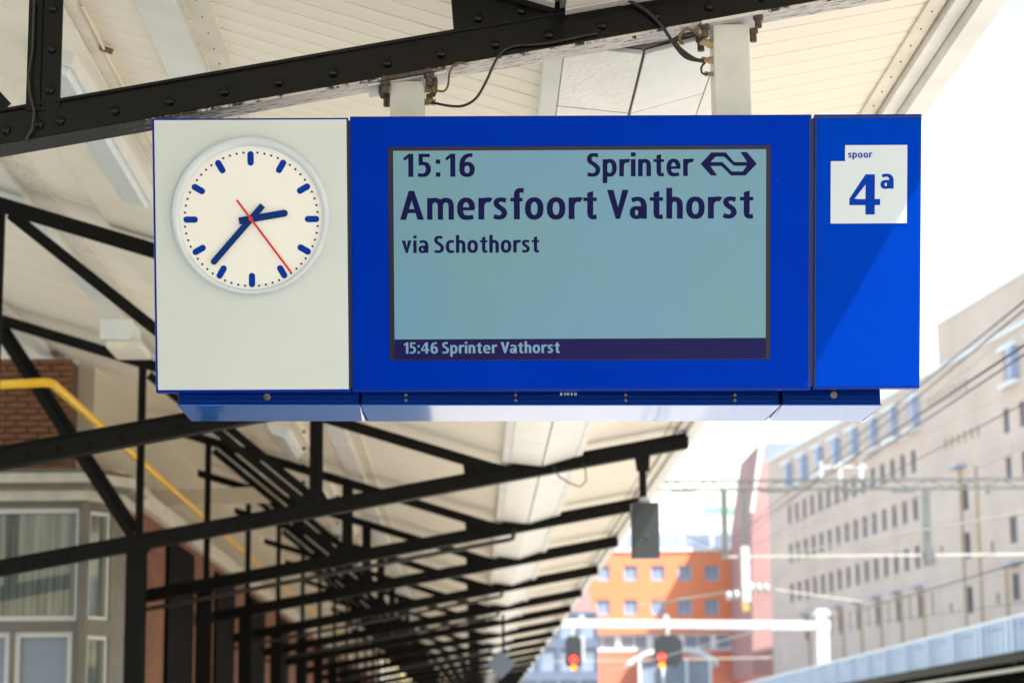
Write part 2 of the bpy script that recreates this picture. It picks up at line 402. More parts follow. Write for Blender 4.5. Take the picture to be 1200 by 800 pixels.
# ---------------------------------------------------------------- trusses
RIV = MB(); RIV.lathe([(.0185, 0), (.0175, -.006), (.0135, -.0115), (.007, -.0145), (.001, -.0155)], (0, 0, 0), 'y', 12)
rivet_mesh = None
def rail_bar(m, xa, za, xb, zb, y0, y1, lo, hi):
    m.hexa([(xa, y0, za + lo), (xb, y0, zb + lo), (xb, y1, zb + lo), (xa, y1, za + lo), (xa, y0, za + hi), (xb, y0, zb + hi), (xb, y1, zb + hi), (xa, y1, za + hi)])
def truss(Y, label, detail, xl, pipe=False):
    global rivet_mesh
    r = empty('roof_truss', (0, Y, 0)); tag(r, label, 'truss', 'black iron roof trusses along the platform')
    mm = 'black_paint' if detail < 1 else 'black_far'
    xr = EDGE - .06
    dz_ = .10 if detail == 0 else 0
    z = lambda q: chord_z(q) + dz_
    # bottom chord: web plate + face angle + upper lip + underside flange
    m = MB(); rail_bar(m, xl, z(xl), xr, z(xr), -.045, -.033, -.060, .038)         # face leg of the angle
    rail_bar(m, xl, z(xl), xr, z(xr), -.034, -.020, -.030, .076)                    # web plate
    rail_bar(m, xl, z(xl), xr, z(xr), -.048, -.021, .062, .074)                     # lip
    rail_bar(m, xl, z(xl), xr, z(xr), -.019, .07, .060, .073)
    m.build('bottom_chord', mm, r, bevel=.0015 if detail == 0 else 0)
    m = MB(); rail_bar(m, xl, z(xl), xr, z(xr), -.0445, .080, -.071, -.0605)
    m.build('chord_flange', 'peel_glare' if detail == 0 else mm, r, bevel=.0012 if detail == 0 else 0)  # nearest flange: reflected sun painted into the colour along with the flaking
    # top chord
    t = (lambda q: top_z(q) + .20) if detail == 0 else top_z
    xa = xl; XT = XJ if detail else .62
    m = MB(); rail_bar(m, xa, t(xa), XT, t(XT), -.040, -.022, -.045, .06)
    rail_bar(m, xa, t(xa), XT, t(XT), -.021, .065, .048, .0595); m.build('top_chord', mm, r)
    # gusset where the chords meet
    m = MB(); gx0, gx1 = -.05, .62
    m.prism([(gx0, z(gx0) + .07), (gx1 + .15, z(gx1 + .15) + .07), (gx1, z(gx1) + .115), (XJ, t(XJ) + .07), (gx0 - .02, t(gx0) + .05)][:5], -.0195, -.0085)
    m.build('gusset', mm, r)
    # posts and diagonals
    nodes = [-1.54 if detail == 0 else -1.40] + ([-3.0 if detail != 1 else -3.08, -4.6] if xl < -4 else [-3.0])
    for x in nodes:
        m = MB(); zb, zt = z(x) + .04, t(x) - .03
        if x < -2.9 and x > -3.2: wd = .036
        else: wd = .062
        m.box(x - wd, x - .012, -.046, -.034, zb, zt); m.box(x + .012 if x < -2.9 else x - .004, x + wd, -.0465, -.0345, zb, zt)
        m.box(x - wd, x - wd + .012, -.033, .03, zb, zt); m.box(x - .02, x + .02, -.0335, -.0205, zb, zt)
        m.build('post', mm, r)
    dg = [(nodes[1] + .06, nodes[0])]
    if len(nodes) > 2: dg.append((nodes[2] + .25, nodes[1]))
    for xa, xb in dg:
        for off, dy in ((-.06, -.055), (.06, .02)) if detail >= 2 else ((0, -.012),):
            m = MB(); m.bar((xa, dy, t(xa) - .03 + off), (xb - (.15 if detail == 0 else .03), dy, z(xb) + .05 + off), .012, .075)
            m.build('diagonal', mm, r)
    # small gusset plate at the foot of the first post
    m = MB(); x = nodes[0]; m.prism([(x - .20, z(x - .2) + .0405), (x + .12, z(x + .12) + .0405), (x + .07, z(x) + .16), (x - .11, z(x) + .16)], -.0330, -.0205)
    if detail: m.build('foot_gusset', mm, r)
    # rivets
    pts = []
    x = -1.475
    while x < xr - .05: pts.append((x, -.045, z(x) - .012)); x += .197
    x = -1.475 - .075
    while x > max(xl, -4.4): pts.append((x, -.045, z(x) - .012)); x -= .12 if x > -1.6 else .197
    for k in range(5): pts.append((-1.515, -.0465, z(-1.54) + .115 + k * .155))
    for q in (-.0, .16, .33): pts.append((q + .04, -.034 + .0145, z(q) + .115))
    if detail == 0:
        for q in pts:
            if rivet_mesh is None: o = RIV.build('rivet', 'black_paint', r, smooth=True); rivet_mesh = o.data; o.location = q
            else: piece('rivet', rivet_mesh, q, r)
    elif detail < 3:
        m = MB()
        for q in pts: m.lathe([(.018, 0), (.012, -.011), (.002, -.014)], q, 'y', 6)
        tag(m.build('rivets', mm, r), kind='stuff')
    if pipe:   # heating pipe slung under the chord that turns up into it
        px = .50; pl = [(xl, -.09, z(xl) - .16), (px - .06, -.09, z(px) - .15), (px - .01, -.09, z(px) - .135), (px, -.09, z(px) - .09), (px, -.06, z(px) - .03)]
        m = MB(); m.tube(pl, .026, 8); m.build('pipe', 'rubber', r)
    return r
ordw = ['', 'second', 'third', 'fourth', 'fifth', 'sixth', 'seventh', 'eighth', 'ninth', 'tenth', 'eleventh', 'twelfth', 'thirteenth', 'fourteenth', 'fifteenth', 'sixteenth', 'seventeenth', 'eighteenth']
for i, Y in enumerate(TY):
    if i == 0: lab = 'riveted black iron truss that carries the blue departure sign, underside pale with flaking and painted glare'
    elif i == 1: lab = 'black iron truss just behind the sign, crossing below its clock end'
    elif i == 2: lab = 'black iron truss whose right end carries the grey hanging speaker box'
    else: lab = 'black iron roof truss, %s along the platform counting from the one above the sign' % ordw[i]
    truss(Y, lab, 0 if i == 0 else (1 if i == 1 else (2 if i < 5 else 3)), -6.2 if i < 3 else -3.70, pipe=i in (3, 5, 6, 9))

# columns under the trusses
first = None
for i, Y in enumerate(TY):
    if i < 2: continue
    if first is None:
        r = empty('iron_column', (-3.03, Y + .05, 0)); h = chord_z(-3.03) - .075
        m = MB(); m.box(-.085, .085, -.085, -.07, .1, h); m.box(-.085, .085, .07, .085, .1, h); m.box(-.012, .012, -.069, .069, .1, h)
        m.build('shaft', 'black_far', r); MB().box(-.15, .15, -.15, .15, 0, .1).build('base_plate', 'black_far', r)
        MB().box(-.12, .12, -.1, .1, h, h + .02).build('cap_plate', 'black_far', r)
        first = r; reg(r)
    else: r = dup(first, (-3.03, Y + .05, 0))
    tag(r, 'black iron column standing under the %s truss along the platform' % ordw[i], 'column', 'black iron columns along the building wall')
# stray cable clipped to the post and first chord
m = MB(); c = [at(40, 0, 7.76), at(38, 60, 7.76), at(33, 88, 7.75), at(35, 110, 7.75), at(40, 130, 7.755), at(38, 150, 7.755), at(30, 164, 7.77)]
m.tube(c, .004, 6); tag(m.build('cable', 'rubber'), 'thin black cable running down the riveted post at the top left', 'cable')
# drooping wire under the third truss
c = [at(648, 545, 20.1), at(655, 558, 20.1), at(668, 566, 20.1), at(680, 570, 20.1), at(687, 563, 20.1), at(686, 550, 20.1), at(683, 543, 20.1)]
m = MB(); m.tube(c, .007, 6); tag(m.build('cable', 'rubber'), 'short black wire drooping in a loop under the truss left of the speaker box', 'cable')

# ---------------------------------------------------------------- strip lights
def strip_light(X, Y, lng, label):
    r = empty('strip_light', (X, Y, soffit_l(X) - .12)); tag(r, label, 'light fitting', 'white strip light fittings under the canopy')
    sl = -.31 * .12
    m = MB(); m.hexa([(-.105, 0, -.02 - sl * .9), (.105, 0, -.02 + sl * .9), (.105, lng, -.02 + sl * .9), (-.105, lng, -.02 - sl * .9), (-.12, 0, .06 - sl), (.12, 0, .06 + sl), (.12, lng, .06 + sl), (-.12, lng, .06 - sl)])
    m.build('housing', 'fitting', r, bevel=.006)
    m = MB(); m.hexa([(-.07, .05, -.055 - sl * .6), (.07, .05, -.055 + sl * .6), (.07, lng - .05, -.055 + sl * .6), (-.07, lng - .05, -.055 - sl * .6), (-.09, .03, -.0205 - sl * .8), (.09, .03, -.0205 + sl * .8), (.09, lng - .03, -.0205 + sl * .8), (-.09, lng - .03, -.0205 - sl * .8)])
    m.build('diffuser', 'diffuser', r, bevel=.006)
    return r
for X, Y, L_, lab in ((-1.99, 10.2, 2.75, 'long white strip light under the soffit left of the clock, above the first dark diagonal'), (-1.97, 16.6, 2.1, 'white strip light beyond the truss behind the sign, hidden mostly by the clock panel'),
                 (-1.97, 22.6, 1.9, 'white strip light between the third and fourth trusses under the cover board'), (-1.97, 28.0, 1.9, 'white strip light between the fourth and fifth trusses'),
                 (-1.97, 33.0, 1.8, 'white strip light between the fifth and sixth trusses'), (-1.97, 38, 1.8, 'small far strip light between the sixth and seventh trusses')):
    strip_light(X, Y, L_, lab)
# conduit beside the first fitting
c = [V((-1.72, y, soffit_l(-1.72) - .03 - .006 * math.sin(y * 5))) for y in [9.5 + .25 * k for k in range(12)]]
m = MB(); m.tube(c, .008, 6); m.build('conduit', 'beam_cream', canopy)
m = MB()
for y in (10.1, 11.4): m.tube([(-1.75, y, soffit_l(-1.75) - .03), (-1.68, y + .02, soffit_l(-1.68) - .03)], .014, 6)
m.build('conduit_clips', 'cable_tan', canopy)
# junction box on the left soffit (second bay)
b0 = at(140, 398, 17.2); r = empty('junction_box', b0); tag(r, 'grey cream box fitting under the sloping soffit left of the clock panel', 'electric box')
MB().box(-.12, .12, -.2, .3, -.03, .13).build('housing', 'fitting', r, bevel=.01); MB().box(-.08, .19, -.15, .4, -.09, -.0305).build('cover', 'beam_cream', r, bevel=.01)

# ================================================================ departure sign
ZT, ZB = 2.65 * F / 902, 2.65 * F / 895
def atd(px, py, z): return CAM + ray(px, py) * z
TL, TR, BL, BR = atd(178, 139, ZT), atd(1080, 135, ZT), atd(181.5, 459.5, ZB), atd(1077, 455.5, ZB)
ux = (TR - TL).normalized(); vz = (((TL + TR) - (BL + BR)) / 2); vz = (vz - ux * vz.dot(ux)).normalized(); ny = vz.cross(ux)   # away from the viewer
SM = Matrix(((ux.x, ny.x, vz.x, TL.x), (ux.y, ny.y, vz.y, TL.y), (ux.z, ny.z, vz.z, TL.z), (0, 0, 0, 1)))
SMI = SM.inverted()
def L(px, py):                 # place on the sign's front, in the sign's own metres
    d = ray(px, py); n = ny; t = (TL - CAM).dot(n) / d.dot(n); q = SMI @ (CAM + d * t); return q.x, q.z
sign = empty('departure_sign', M=SM)
tag(sign, 'wide blue station sign with clock, train display and track number, hung on two posts', 'sign')
sw = L(1080, 135)[0]; sh = -L(181.5, 459.5)[1]
YC = 7.83                      # centre plane of the sign (world)
def back(x, z):                # mirror a front point about the centre plane, in sign coordinates
    w_ = SM @ V((x, 0, z)); w_.y = 2 * YC - w_.y; return SMI @ w_
def shell(x0, x1, z0, z1, name, m, inset=.0, front=0.0):
    b = MB(); f = [V((x0, front, z0)), V((x1, front, z0)), V((x1, front, z1)), V((x0, front, z1))]
    r = [SMI @ (SM @ V((x, 0, z)) + V((0, dd, 0))) for x, z, dd in ((x0, z0, .035), (x1, z0, .035), (x1, z1, .30), (x0, z1, .30))]
    b.hexa([f[0], f[1], r[1], r[0], f[3], f[2], r[2], r[3]]); return b.build(name, m, sign, bevel=.002)
def rect(px0, py0, px1, py1):
    a = L(px0, py0); b = L(px1, py1); return a[0], b[0], b[1], a[1]
z_top, z_bot = 0.0, -sh
xs = [0, L(409.5, 300)[0], L(411.5, 300)[0], L(950.5, 300)[0], L(953.5, 300)[0], sw]
s1 = shell(xs[0], xs[1], z_bot, z_top, 'clock_case', 'blue_shell'); s2 = shell(xs[2], xs[3], z_bot, z_top + .004, 'display_case', 'blue_shell'); s3 = shell(xs[4], xs[5], z_bot + .003, z_top + .004, 'number_case', 'blue_shell')
b = MB(); f0 = .03; zz0, zz1 = z_bot + .01, z_top - .01
for xa, xb in ((xs[1] + .0003, xs[2] - .0003), (xs[3] + .0003, xs[4] - .0003)): b.box(xa, xb, f0 * .2, .03, zz0, zz1)
b.build('joint', 'gap_black', sign)
cb = MB(); cb.hexa([SMI @ V(p) for p in ((-.85, 7.72, 2.80), (1.35, 7.72, 2.80), (1.35, 7.95, 2.80), (-.85, 7.95, 2.80), (-.85, 7.72, 3.745), (1.35, 7.72, 3.745), (1.35, 7.95, 3.745), (-.85, 7.95, 3.745))]); cb.build('spine', 'blue_deep', sign)
def sheet(x0, x1, z0, z1, y0, y1, name, m, parent=sign, bevel=0):   # thin plate lying on the front
    return MB().box(x0, x1, y0, y1, z0, z1).build(name, m, parent, bevel=bevel)
# clock panel
sheet(xs[0] + .008, xs[1] - .006, z_bot + .008, z_top - .006, -.004, 0.002, 'clock_panel', 'clock_panel', bevel=.0015)
sheet(xs[1] - .0055, xs[1] - .0015, z_bot + .008, z_top - .006, -.003, 0.002, 'edge_strip', 'gap_black')
# display front
sheet(xs[2] + .006, xs[3] - .008, z_bot + .010, z_top - .002, -.004, .002, 'display_front', 'blue_glass', bevel=.001)
sheet(xs[3] - .0075, xs[3] - .004, z_bot + .010, z_top - .002, -.003, .002, 'edge_strip', 'gap_black')
b = MB()
fx0, fx1, fz0, fz1 = rect(457, 422.5, 903, 171.5)[0], rect(457, 422.5, 903, 171.5)[1], L(457, 422.5)[1], L(457, 172.5)[1]
cc = .012
b.prism([(fx0 + cc, fz0), (fx1, fz0), (fx1, fz1), (fx0, fz1), (fx0, fz0 + cc)], -.0055, -.0042); b.build('screen_surround', 'bezel_black', sign)
lx0, lx1, lz0, lz1 = L(462.5, 397)[0], L(897, 397)[0], L(680, 396.5)[1], L(680, 176)[1]
sheet(lx0, lx1, lz0, lz1, -.0068, -.0057, 'screen', 'lcd')
fz = L(680, 420.5)[1]; sheet(lx0, lx1 + .001, fz, lz0 - .002, -.0068, -.0057, 'screen_footer', 'footer_navy')
# number panel
sheet(xs[4] + .008, xs[5] - .006, z_bot + .009, z_top - .008, -.004, .002, 'number_front', 'blue_plate', bevel=.0015)
m = MB(); ex = .0025
m.box(xs[4] + .004, xs[5] - .003, -.003, .001, z_top - .0075, z_top - .003); m.box(xs[4] + .004, xs[4] + .0075, -.003, .001, z_bot + .009, z_top - .008); m.build('edge_strip', 'gap_black', sign)
ax, az = L(973, 262); bx, bz = L(1063, 170); nx, nz = L(990, 189)
b = MB(); b.prism([(ax, az), (bx, az), (bx, bz), (nx, bz), (nx, nz), (ax, nz)], -.0055, -.0042); b.build('number_plate', 'plate_white', sign)

# ---- lettering: condensed humanist letters drawn from strokes
SV, SH_ = .205, .165
class G:
    def __init__(s): s.q = []; s.k = 0
    def rc(s, x0, x1, z0, z1): s.q.append(([(x0, z0), (x1, z0), (x1, z1), (x0, z1)])); return s
    def poly(s, *p): s.q.append(list(p)); return s
    def ring(s, cx, cz, rx, rz, a0, a1, sv=SV, sh=SH_, n=20):
        pr = None
        for i in range(n + 1):
            a = math.radians(a0 + (a1 - a0) * i / n); c, si = math.cos(a), math.sin(a)
            # slightly squared bowls
            e = .88; cs = math.copysign(abs(c) ** e, c); ss = math.copysign(abs(si) ** e, si)
            o = (cx + rx * cs, cz + rz * ss); q = (cx + (rx - sv) * cs, cz + (rz - sh) * ss)
            if pr: s.q.append([pr[0], o, q, pr[1]])
            pr = (o, q)
        return s
    def st(s, pts, w, w2=None):    # smooth stroke
        P = [V((p[0], p[1])) for p in pts]; n = len(P); out = []
        ext = [P[0] * 2 - P[1]] + P + [P[-1] * 2 - P[-2]]
        for i in range(1, n):
            p0, p1, p2, p3 = ext[i - 1], ext[i], ext[i + 1], ext[i + 2]
            for k in range(6):
                t = k / 6; out.append(.5 * ((2 * p1) + (p2 - p0) * t + (2 * p0 - 5 * p1 + 4 * p2 - p3) * t * t + (3 * p1 - p0 - 3 * p2 + p3) * t ** 3))
        out.append(P[-1]); pr = None
        for i, p in enumerate(out):
            d = (out[min(i + 1, len(out) - 1)] - out[max(i - 1, 0)]).normalized(); nn = V((-d.y, d.x))
            ww = w + ((w2 or w) - w) * abs(d.y) ** 1   # vertical runs use w2
            a, b_ = p + nn * ww / 2, p - nn * ww / 2
            if pr: s.q.append([(pr[0].x, pr[0].y), (a.x, a.y), (b_.x, b_.y), (pr[1].x, pr[1].y)])
            pr = (a, b_)
        return s
XH = .745
def arch(g_, x, w, sv=SV):         # n-arch: left joins the stem, right leg
    r = w / 2; g_.ring(x + r, XH + .01 - .30, r, .30, 0, 158, sv, SH_); g_.rc(x + w - sv, x + w, 0, XH - .288); return g_
def glyph(c):
    g_ = G(); S_ = SV
    if c == 'o': g_.ring(.32, XH / 2, .32, XH / 2 + .015, 0, 360, n=32); wd = .64
    elif c == 'n': g_.rc(0, S_, 0, XH); arch(g_, 0, .57); wd = .57
    elif c == 'h': g_.rc(0, S_, 0, 1.06); arch(g_, 0, .57); wd = .57
    elif c == 'm': g_.rc(0, .185, 0, XH); arch(g_, 0, .55, .185); arch(g_, .37, .55, .185); wd = .92
    elif c == 'r': g_.rc(0, S_, 0, XH); g_.ring(.33, XH - .33, .33, .345, 62, 160); wd = .40
    elif c == 'i': g_.rc(0, S_, 0, XH); g_.rc(0, S_, .86, 1.04); wd = S_
    elif c == 'e': g_.ring(.31, XH / 2, .31, XH / 2 + .015, 0, 290, n=30); g_.rc(.17, .60, .315, .425); g_.st([(.36, .068), (.46, .074), (.555, .10)], .15); wd = .62
    elif c == 'c': g_.ring(.31, XH / 2, .31, XH / 2 + .015, 78, 282, n=24); g_.st([(.36, XH - .063), (.50, XH - .085)], .15); g_.st([(.36, .063), (.50, .085)], .15); wd = .50
    elif c == 's': g_.st([(.44, XH - .10), (.30, XH - .062), (.16, XH - .085), (.105, XH - .185), (.17, .45), (.33, .335), (.385, .215), (.32, .105), (.19, .066), (.02, .11)], .145, .19); wd = .48
    elif c == 'S': g_.st([(.50, .90), (.36, .935), (.20, .915), (.115, .79), (.15, .645), (.31, .535), (.46, .40), (.49, .26), (.42, .12), (.25, .066), (.04, .105)], .15, .205); wd = .59
    elif c == 't': g_.poly((.13, .90), (.13, XH), (.13 + S_, XH), (.13 + S_, .965)); g_.rc(.13, .13 + S_, .18, XH - .003); g_.rc(0, .46, XH - .13, XH - .004); g_.st([(.228, .22), (.245, .11), (.33, .066), (.45, .08)], .15, .185); wd = .46
    elif c == 'f': g_.rc(.12, .12 + S_, 0, .84); g_.rc(0, .42, XH - .13, XH - .004); g_.st([(.2175, .80), (.235, .93), (.32, 1.0), (.46, .985)], .15, .195); wd = .46
    elif c == 'a': g_.rc(.385, .59, 0, .50); g_.st([(.07, XH - .105), (.20, XH - .065), (.34, XH - .068), (.45, XH - .15), (.48, .46)], .145, .19); g_.ring(.235, .215, .235, .228, 0, 360, .18, .135, n=26); g_.rc(.30, .40, .33, .435); wd = .575
    elif c == 'v': g_.poly((0, XH), (.215, XH), (.33, .19), (.235, 0)); g_.poly((.58, XH), (.375, XH), (.27, .19), (.355, 0)); g_.poly((.235, 0), (.355, 0), (.34, .28), (.25, .28)); wd = .58
    elif c == 'V': g_.poly((0, 1), (.225, 1), (.435, .20), (.30, 0)); g_.poly((.74, 1), (.525, 1), (.33, .20), (.445, 0)); g_.poly((.30, 0), (.445, 0), (.43, .3), (.32, .3)); wd = .74
    elif c == 'A': g_.poly((.30, 1), (.44, .80), (.205, 0), (0, 0)); g_.poly((.49, 1), (.36, .80), (.60, 0), (.82, 0)); g_.poly((.30, 1), (.49, 1), (.47, .7), (.33, .7)); g_.rc(.17, .64, .23, .37); wd = .82
    elif c == 'p': g_.rc(0, S_, -.29, XH); g_.ring(.30, XH / 2, .32, XH / 2 + .015, -150, 150, n=28); wd = .62
    elif c == '1': g_.rc(.21, .21 + S_, 0, 1); g_.poly((.0, .80), (.23, 1), (.30, .90), (.075, .70)); wd = .405
    elif c == '5': g_.rc(.05, .50, .855, 1); g_.rc(.05, .22, .50, .997); g_.st([(.06, .565), (.20, .585), (.37, .53), (.445, .34), (.38, .145), (.23, .068), (.02, .09)], .145, .205); wd = .55
    elif c == '6': g_.ring(.31, .315, .31, .33, 0, 360, n=30); g_.st([(.53, .925), (.40, .93), (.24, .86), (.125, .68), (.10, .45), (.10, .33)], .15, .2); wd = .62
    elif c == '4': g_.rc(.36, .57, 0, 1); g_.poly((.0, .235), (.0, .40), (.36, 1), (.40, .80)); g_.poly((0, .235), (.0, .40), (.16, .395), (.16, .235)); g_.rc(.1, .69, .235, .385); wd = .69
    elif c == '8': g_.ring(.31, .27, .31, .285, 0, 360, n=26); g_.ring(.31, .75, .28, .26, 0, 360, n=26); wd = .62
    elif c == '0': g_.ring(.31, .5, .31, .515, 0, 360, n=30); wd = .62
    elif c == ':': g_.rc(.02, .20, .0, .19); g_.rc(.02, .20, .56, .75); wd = .22
    else: wd = .16
    return g_.q, wd
def lettering(txt, x0, x1, zb, cap, y, m, name, gap=.11, bold=1.0, parent=sign):
    gl = [(c,) + glyph(c) for c in txt]; total = 0; pos = []
    for i, (c, q, wd) in enumerate(gl):
        pos.append(total); total += wd + (gap if c != ' ' else .08)
        if i + 1 < len(gl) and c in 'Vvr' and gl[i + 1][0] in 'ao': total -= .07
        if i + 1 < len(gl) and c in 'f' : total -= .07
    total -= gap; k = (x1 - x0) / total
    vs, fs = [], []; st = 0
    for (c, q, wd), p0 in zip(gl, pos):
        for j, poly in enumerate(q):
            o = len(vs); dy = y - .00003 * (j % 40)
            for a, b_ in poly: vs.append((x0 + (p0 + a) * k, dy, zb + b_ * cap))
            fs.append(tuple(range(o, o + len(poly))))
    me = bpy.data.meshes.new(name); me.from_pydata(vs, [], fs)
    bm = bmesh.new(); bm.from_mesh(me)
    for f_ in bm.faces:
        f_.normal_update()
        if f_.normal.y > 0: f_.normal_flip()
    bm.to_mesh(me); bm.free(); me.materials.append(MATS[m])
    o = bpy.data.objects.new(name, me); COL.objects.link(o); o.parent = parent; return o
def line(txt, px0, px1, base, cappx, m, name, y=-.0072, **kw):
    x0, zb = L(px0, base); x1, _ = L(px1, base); zc = L(px0, base - cappx)[1]
    return lettering(txt, x0, x1, zb, zc - zb, y, m, name, **kw)
line('15:16', 472.5, 556.5, 207.5, 27, 'lcd_ink', 'time_text', gap=.17)
line('Sprinter', 687.5, 811, 207, 27, 'lcd_ink', 'train_type_text')
line('Amersfoort Vathorst', 469, 882.5, 257.7, 34, 'lcd_ink', 'destination_text')
line('via Schothorst', 471, 632, 296.5, 19.7, 'lcd_ink', 'route_text')
line('15:46 Sprinter Vathorst', 473, 656, 414, 13, 'text_dim', 'next_train_text')
line('spoor', 993.5, 1021.5, 185, 7.8, 'plate_ink', 'plate_caption', y=-.006)
line('4', 995, 1031, 251.5, 47, 'plate_ink', 'track_number', y=-.006)
line('a', 1031.5, 1046.5, 221.2, 23, 'plate_ink', 'track_letter', y=-.006)
# two-way arrow emblem beside the train type (pixel outline in the photo's frame, zoom 5.217)
def emb(pts, name):
    vs = [];
    for x, y_ in pts:
        q = L(680 + x / 5.217, 165 + y_ / 5.217); vs.append(q)
    return vs
polys = [[(735, 142), (800, 72), (826, 98), (786, 142)], [(735, 142), (786, 142), (836, 213), (798, 213)],
         [(800, 72), (888, 72), (878, 98), (822, 98)], [(888, 72), (940, 131), (938, 153), (878, 98)], [(938, 131), (1030, 131), (1030, 154), (938, 154)],
         [(780, 131), (868, 131), (862, 155), (775, 155)], [(868, 131), (925, 188), (920, 213), (862, 155)], [(920, 188), (995, 188), (1008, 213), (920, 213)],
         [(1078, 142), (1008, 213), (990, 190), (1026, 142)], [(1078, 142), (1026, 142), (978, 70), (1018, 70)]]
vs, fs = [], []
for j, pl in enumerate(polys):
    o = len(vs)
    for x, z in emb(pl, ''): vs.append((x, -.0072 - .00003 * j, z))
    fs.append(tuple(range(o, o + len(pl))))
me = bpy.data.meshes.new('arrow_emblem'); me.from_pydata(vs, [], fs); me.materials.append(MATS['lcd_ink'])
o = bpy.data.objects.new('arrow_emblem', me); COL.objects.link(o); o.parent = sign

# ---- clock
def disc(c, r, y, n=64): return [(c[0] + r * math.cos(2 * math.pi * i / n), y, c[1] + r * math.sin(2 * math.pi * i / n)) for i in range(n)]
pxm = (L(300, 257)[0] - L(290, 257)[0]) / 10
cO = L(294.2, 252.5); cD = L(295, 257); R0 = 92.5 * pxm; R1 = 84.5 * pxm; cI = L(294.8, 255.3)
b = MB(); n = 72
rings = [disc(cO, R0, -.004), disc(cO, R0 - .002, -.022), disc(((cO[0] + cI[0]) / 2, (cO[1] + cI[1]) / 2), (R0 + R1) / 2 + .006, -.030), disc(cI, R1, -.026), disc(cI, R1 - .003, -.008)]
o0 = 0
for rg in rings: b.v += [V(p) for p in rg]
for i in range(len(rings) - 1):
    for k in range(64): b.f.append((i * 64 + k, i * 64 + (k + 1) % 64, (i + 1) * 64 + (k + 1) % 64, (i + 1) * 64 + k))
clock = b.build('clock', 'bezel', sign, smooth=True)
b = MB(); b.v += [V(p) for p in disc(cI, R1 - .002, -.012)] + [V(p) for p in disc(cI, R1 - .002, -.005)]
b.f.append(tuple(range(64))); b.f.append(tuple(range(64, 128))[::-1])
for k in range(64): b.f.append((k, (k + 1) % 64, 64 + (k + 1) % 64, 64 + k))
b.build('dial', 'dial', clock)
def capsule(c, ang, r0, r1, wd, y, name, m, thick=.001, round0=True, round1=True, w2=None):
    """rounded bar from radius r0 to r1 at clock angle ang (degrees clockwise from 12)"""
    a = math.radians(ang); d = V((math.sin(a), math.cos(a))); nn = V((d.y, -d.x)); pts = []
    h = wd / 2
    def cap(cx, s, rnd):
        if not rnd: return [cx + nn * h * s, cx - nn * h * s]
        return [cx + d * (s * h * math.sin(t)) * 1 + nn * (s * h * math.cos(t)) for t in [math.pi * i / 8 for i in range(9)]]
    e1 = V(c) + d * (r1 - (h if round1 else 0)); e0 = V(c) + d * (r0 + (h if round0 else 0))
    pts = cap(e1, 1, round1) + cap(e0, -1, round0)
    return MB().prism([(p.x, p.y) for p in pts], y - thick, y).build(name, m, clock)
for k in range(12): capsule(cD, 30 * k, 62.5 * pxm, 79.5 * pxm, 7.4 * pxm, -.0122, 'hour_mark', 'mark_blue')
dots = MB()
for k in range(60):
    if k % 5 == 0: continue
    a = math.radians(6 * k); cx = cD[0] + math.sin(a) * 78 * pxm; cz = cD[1] + math.cos(a) * 78 * pxm
    dots.prism([(cx + 1.35 * pxm * math.cos(t), cz + 1.35 * pxm * math.sin(t)) for t in [2 * math.pi * i / 10 for i in range(10)]], -.0132, -.0122)
tag(dots.build('minute_dots', 'mark_blue', clock), kind='stuff')
cH = L(295, 256.5)
capsule(cH, 80.5, -14.5 * pxm, 43.5 * pxm, 8.2 * pxm, -.018, 'hour_hand', 'hand_blue', .0015, round0=False)
capsule(cH, 221.5, -21 * pxm, 70 * pxm, 7.4 * pxm, -.022, 'minute_hand', 'hand_blue', .0015, round0=False)
capsule(cH, 143.5, -27.5 * pxm, 77.5 * pxm, 2.5 * pxm, -.025, 'second_hand', 'hand_red', .001)
b = MB(); b.lathe([(.008, -.0275), (.008, -.013)], (cH[0], 0, cH[1]), 'y', 16); b.build('hand_boss', 'hand_red', clock)

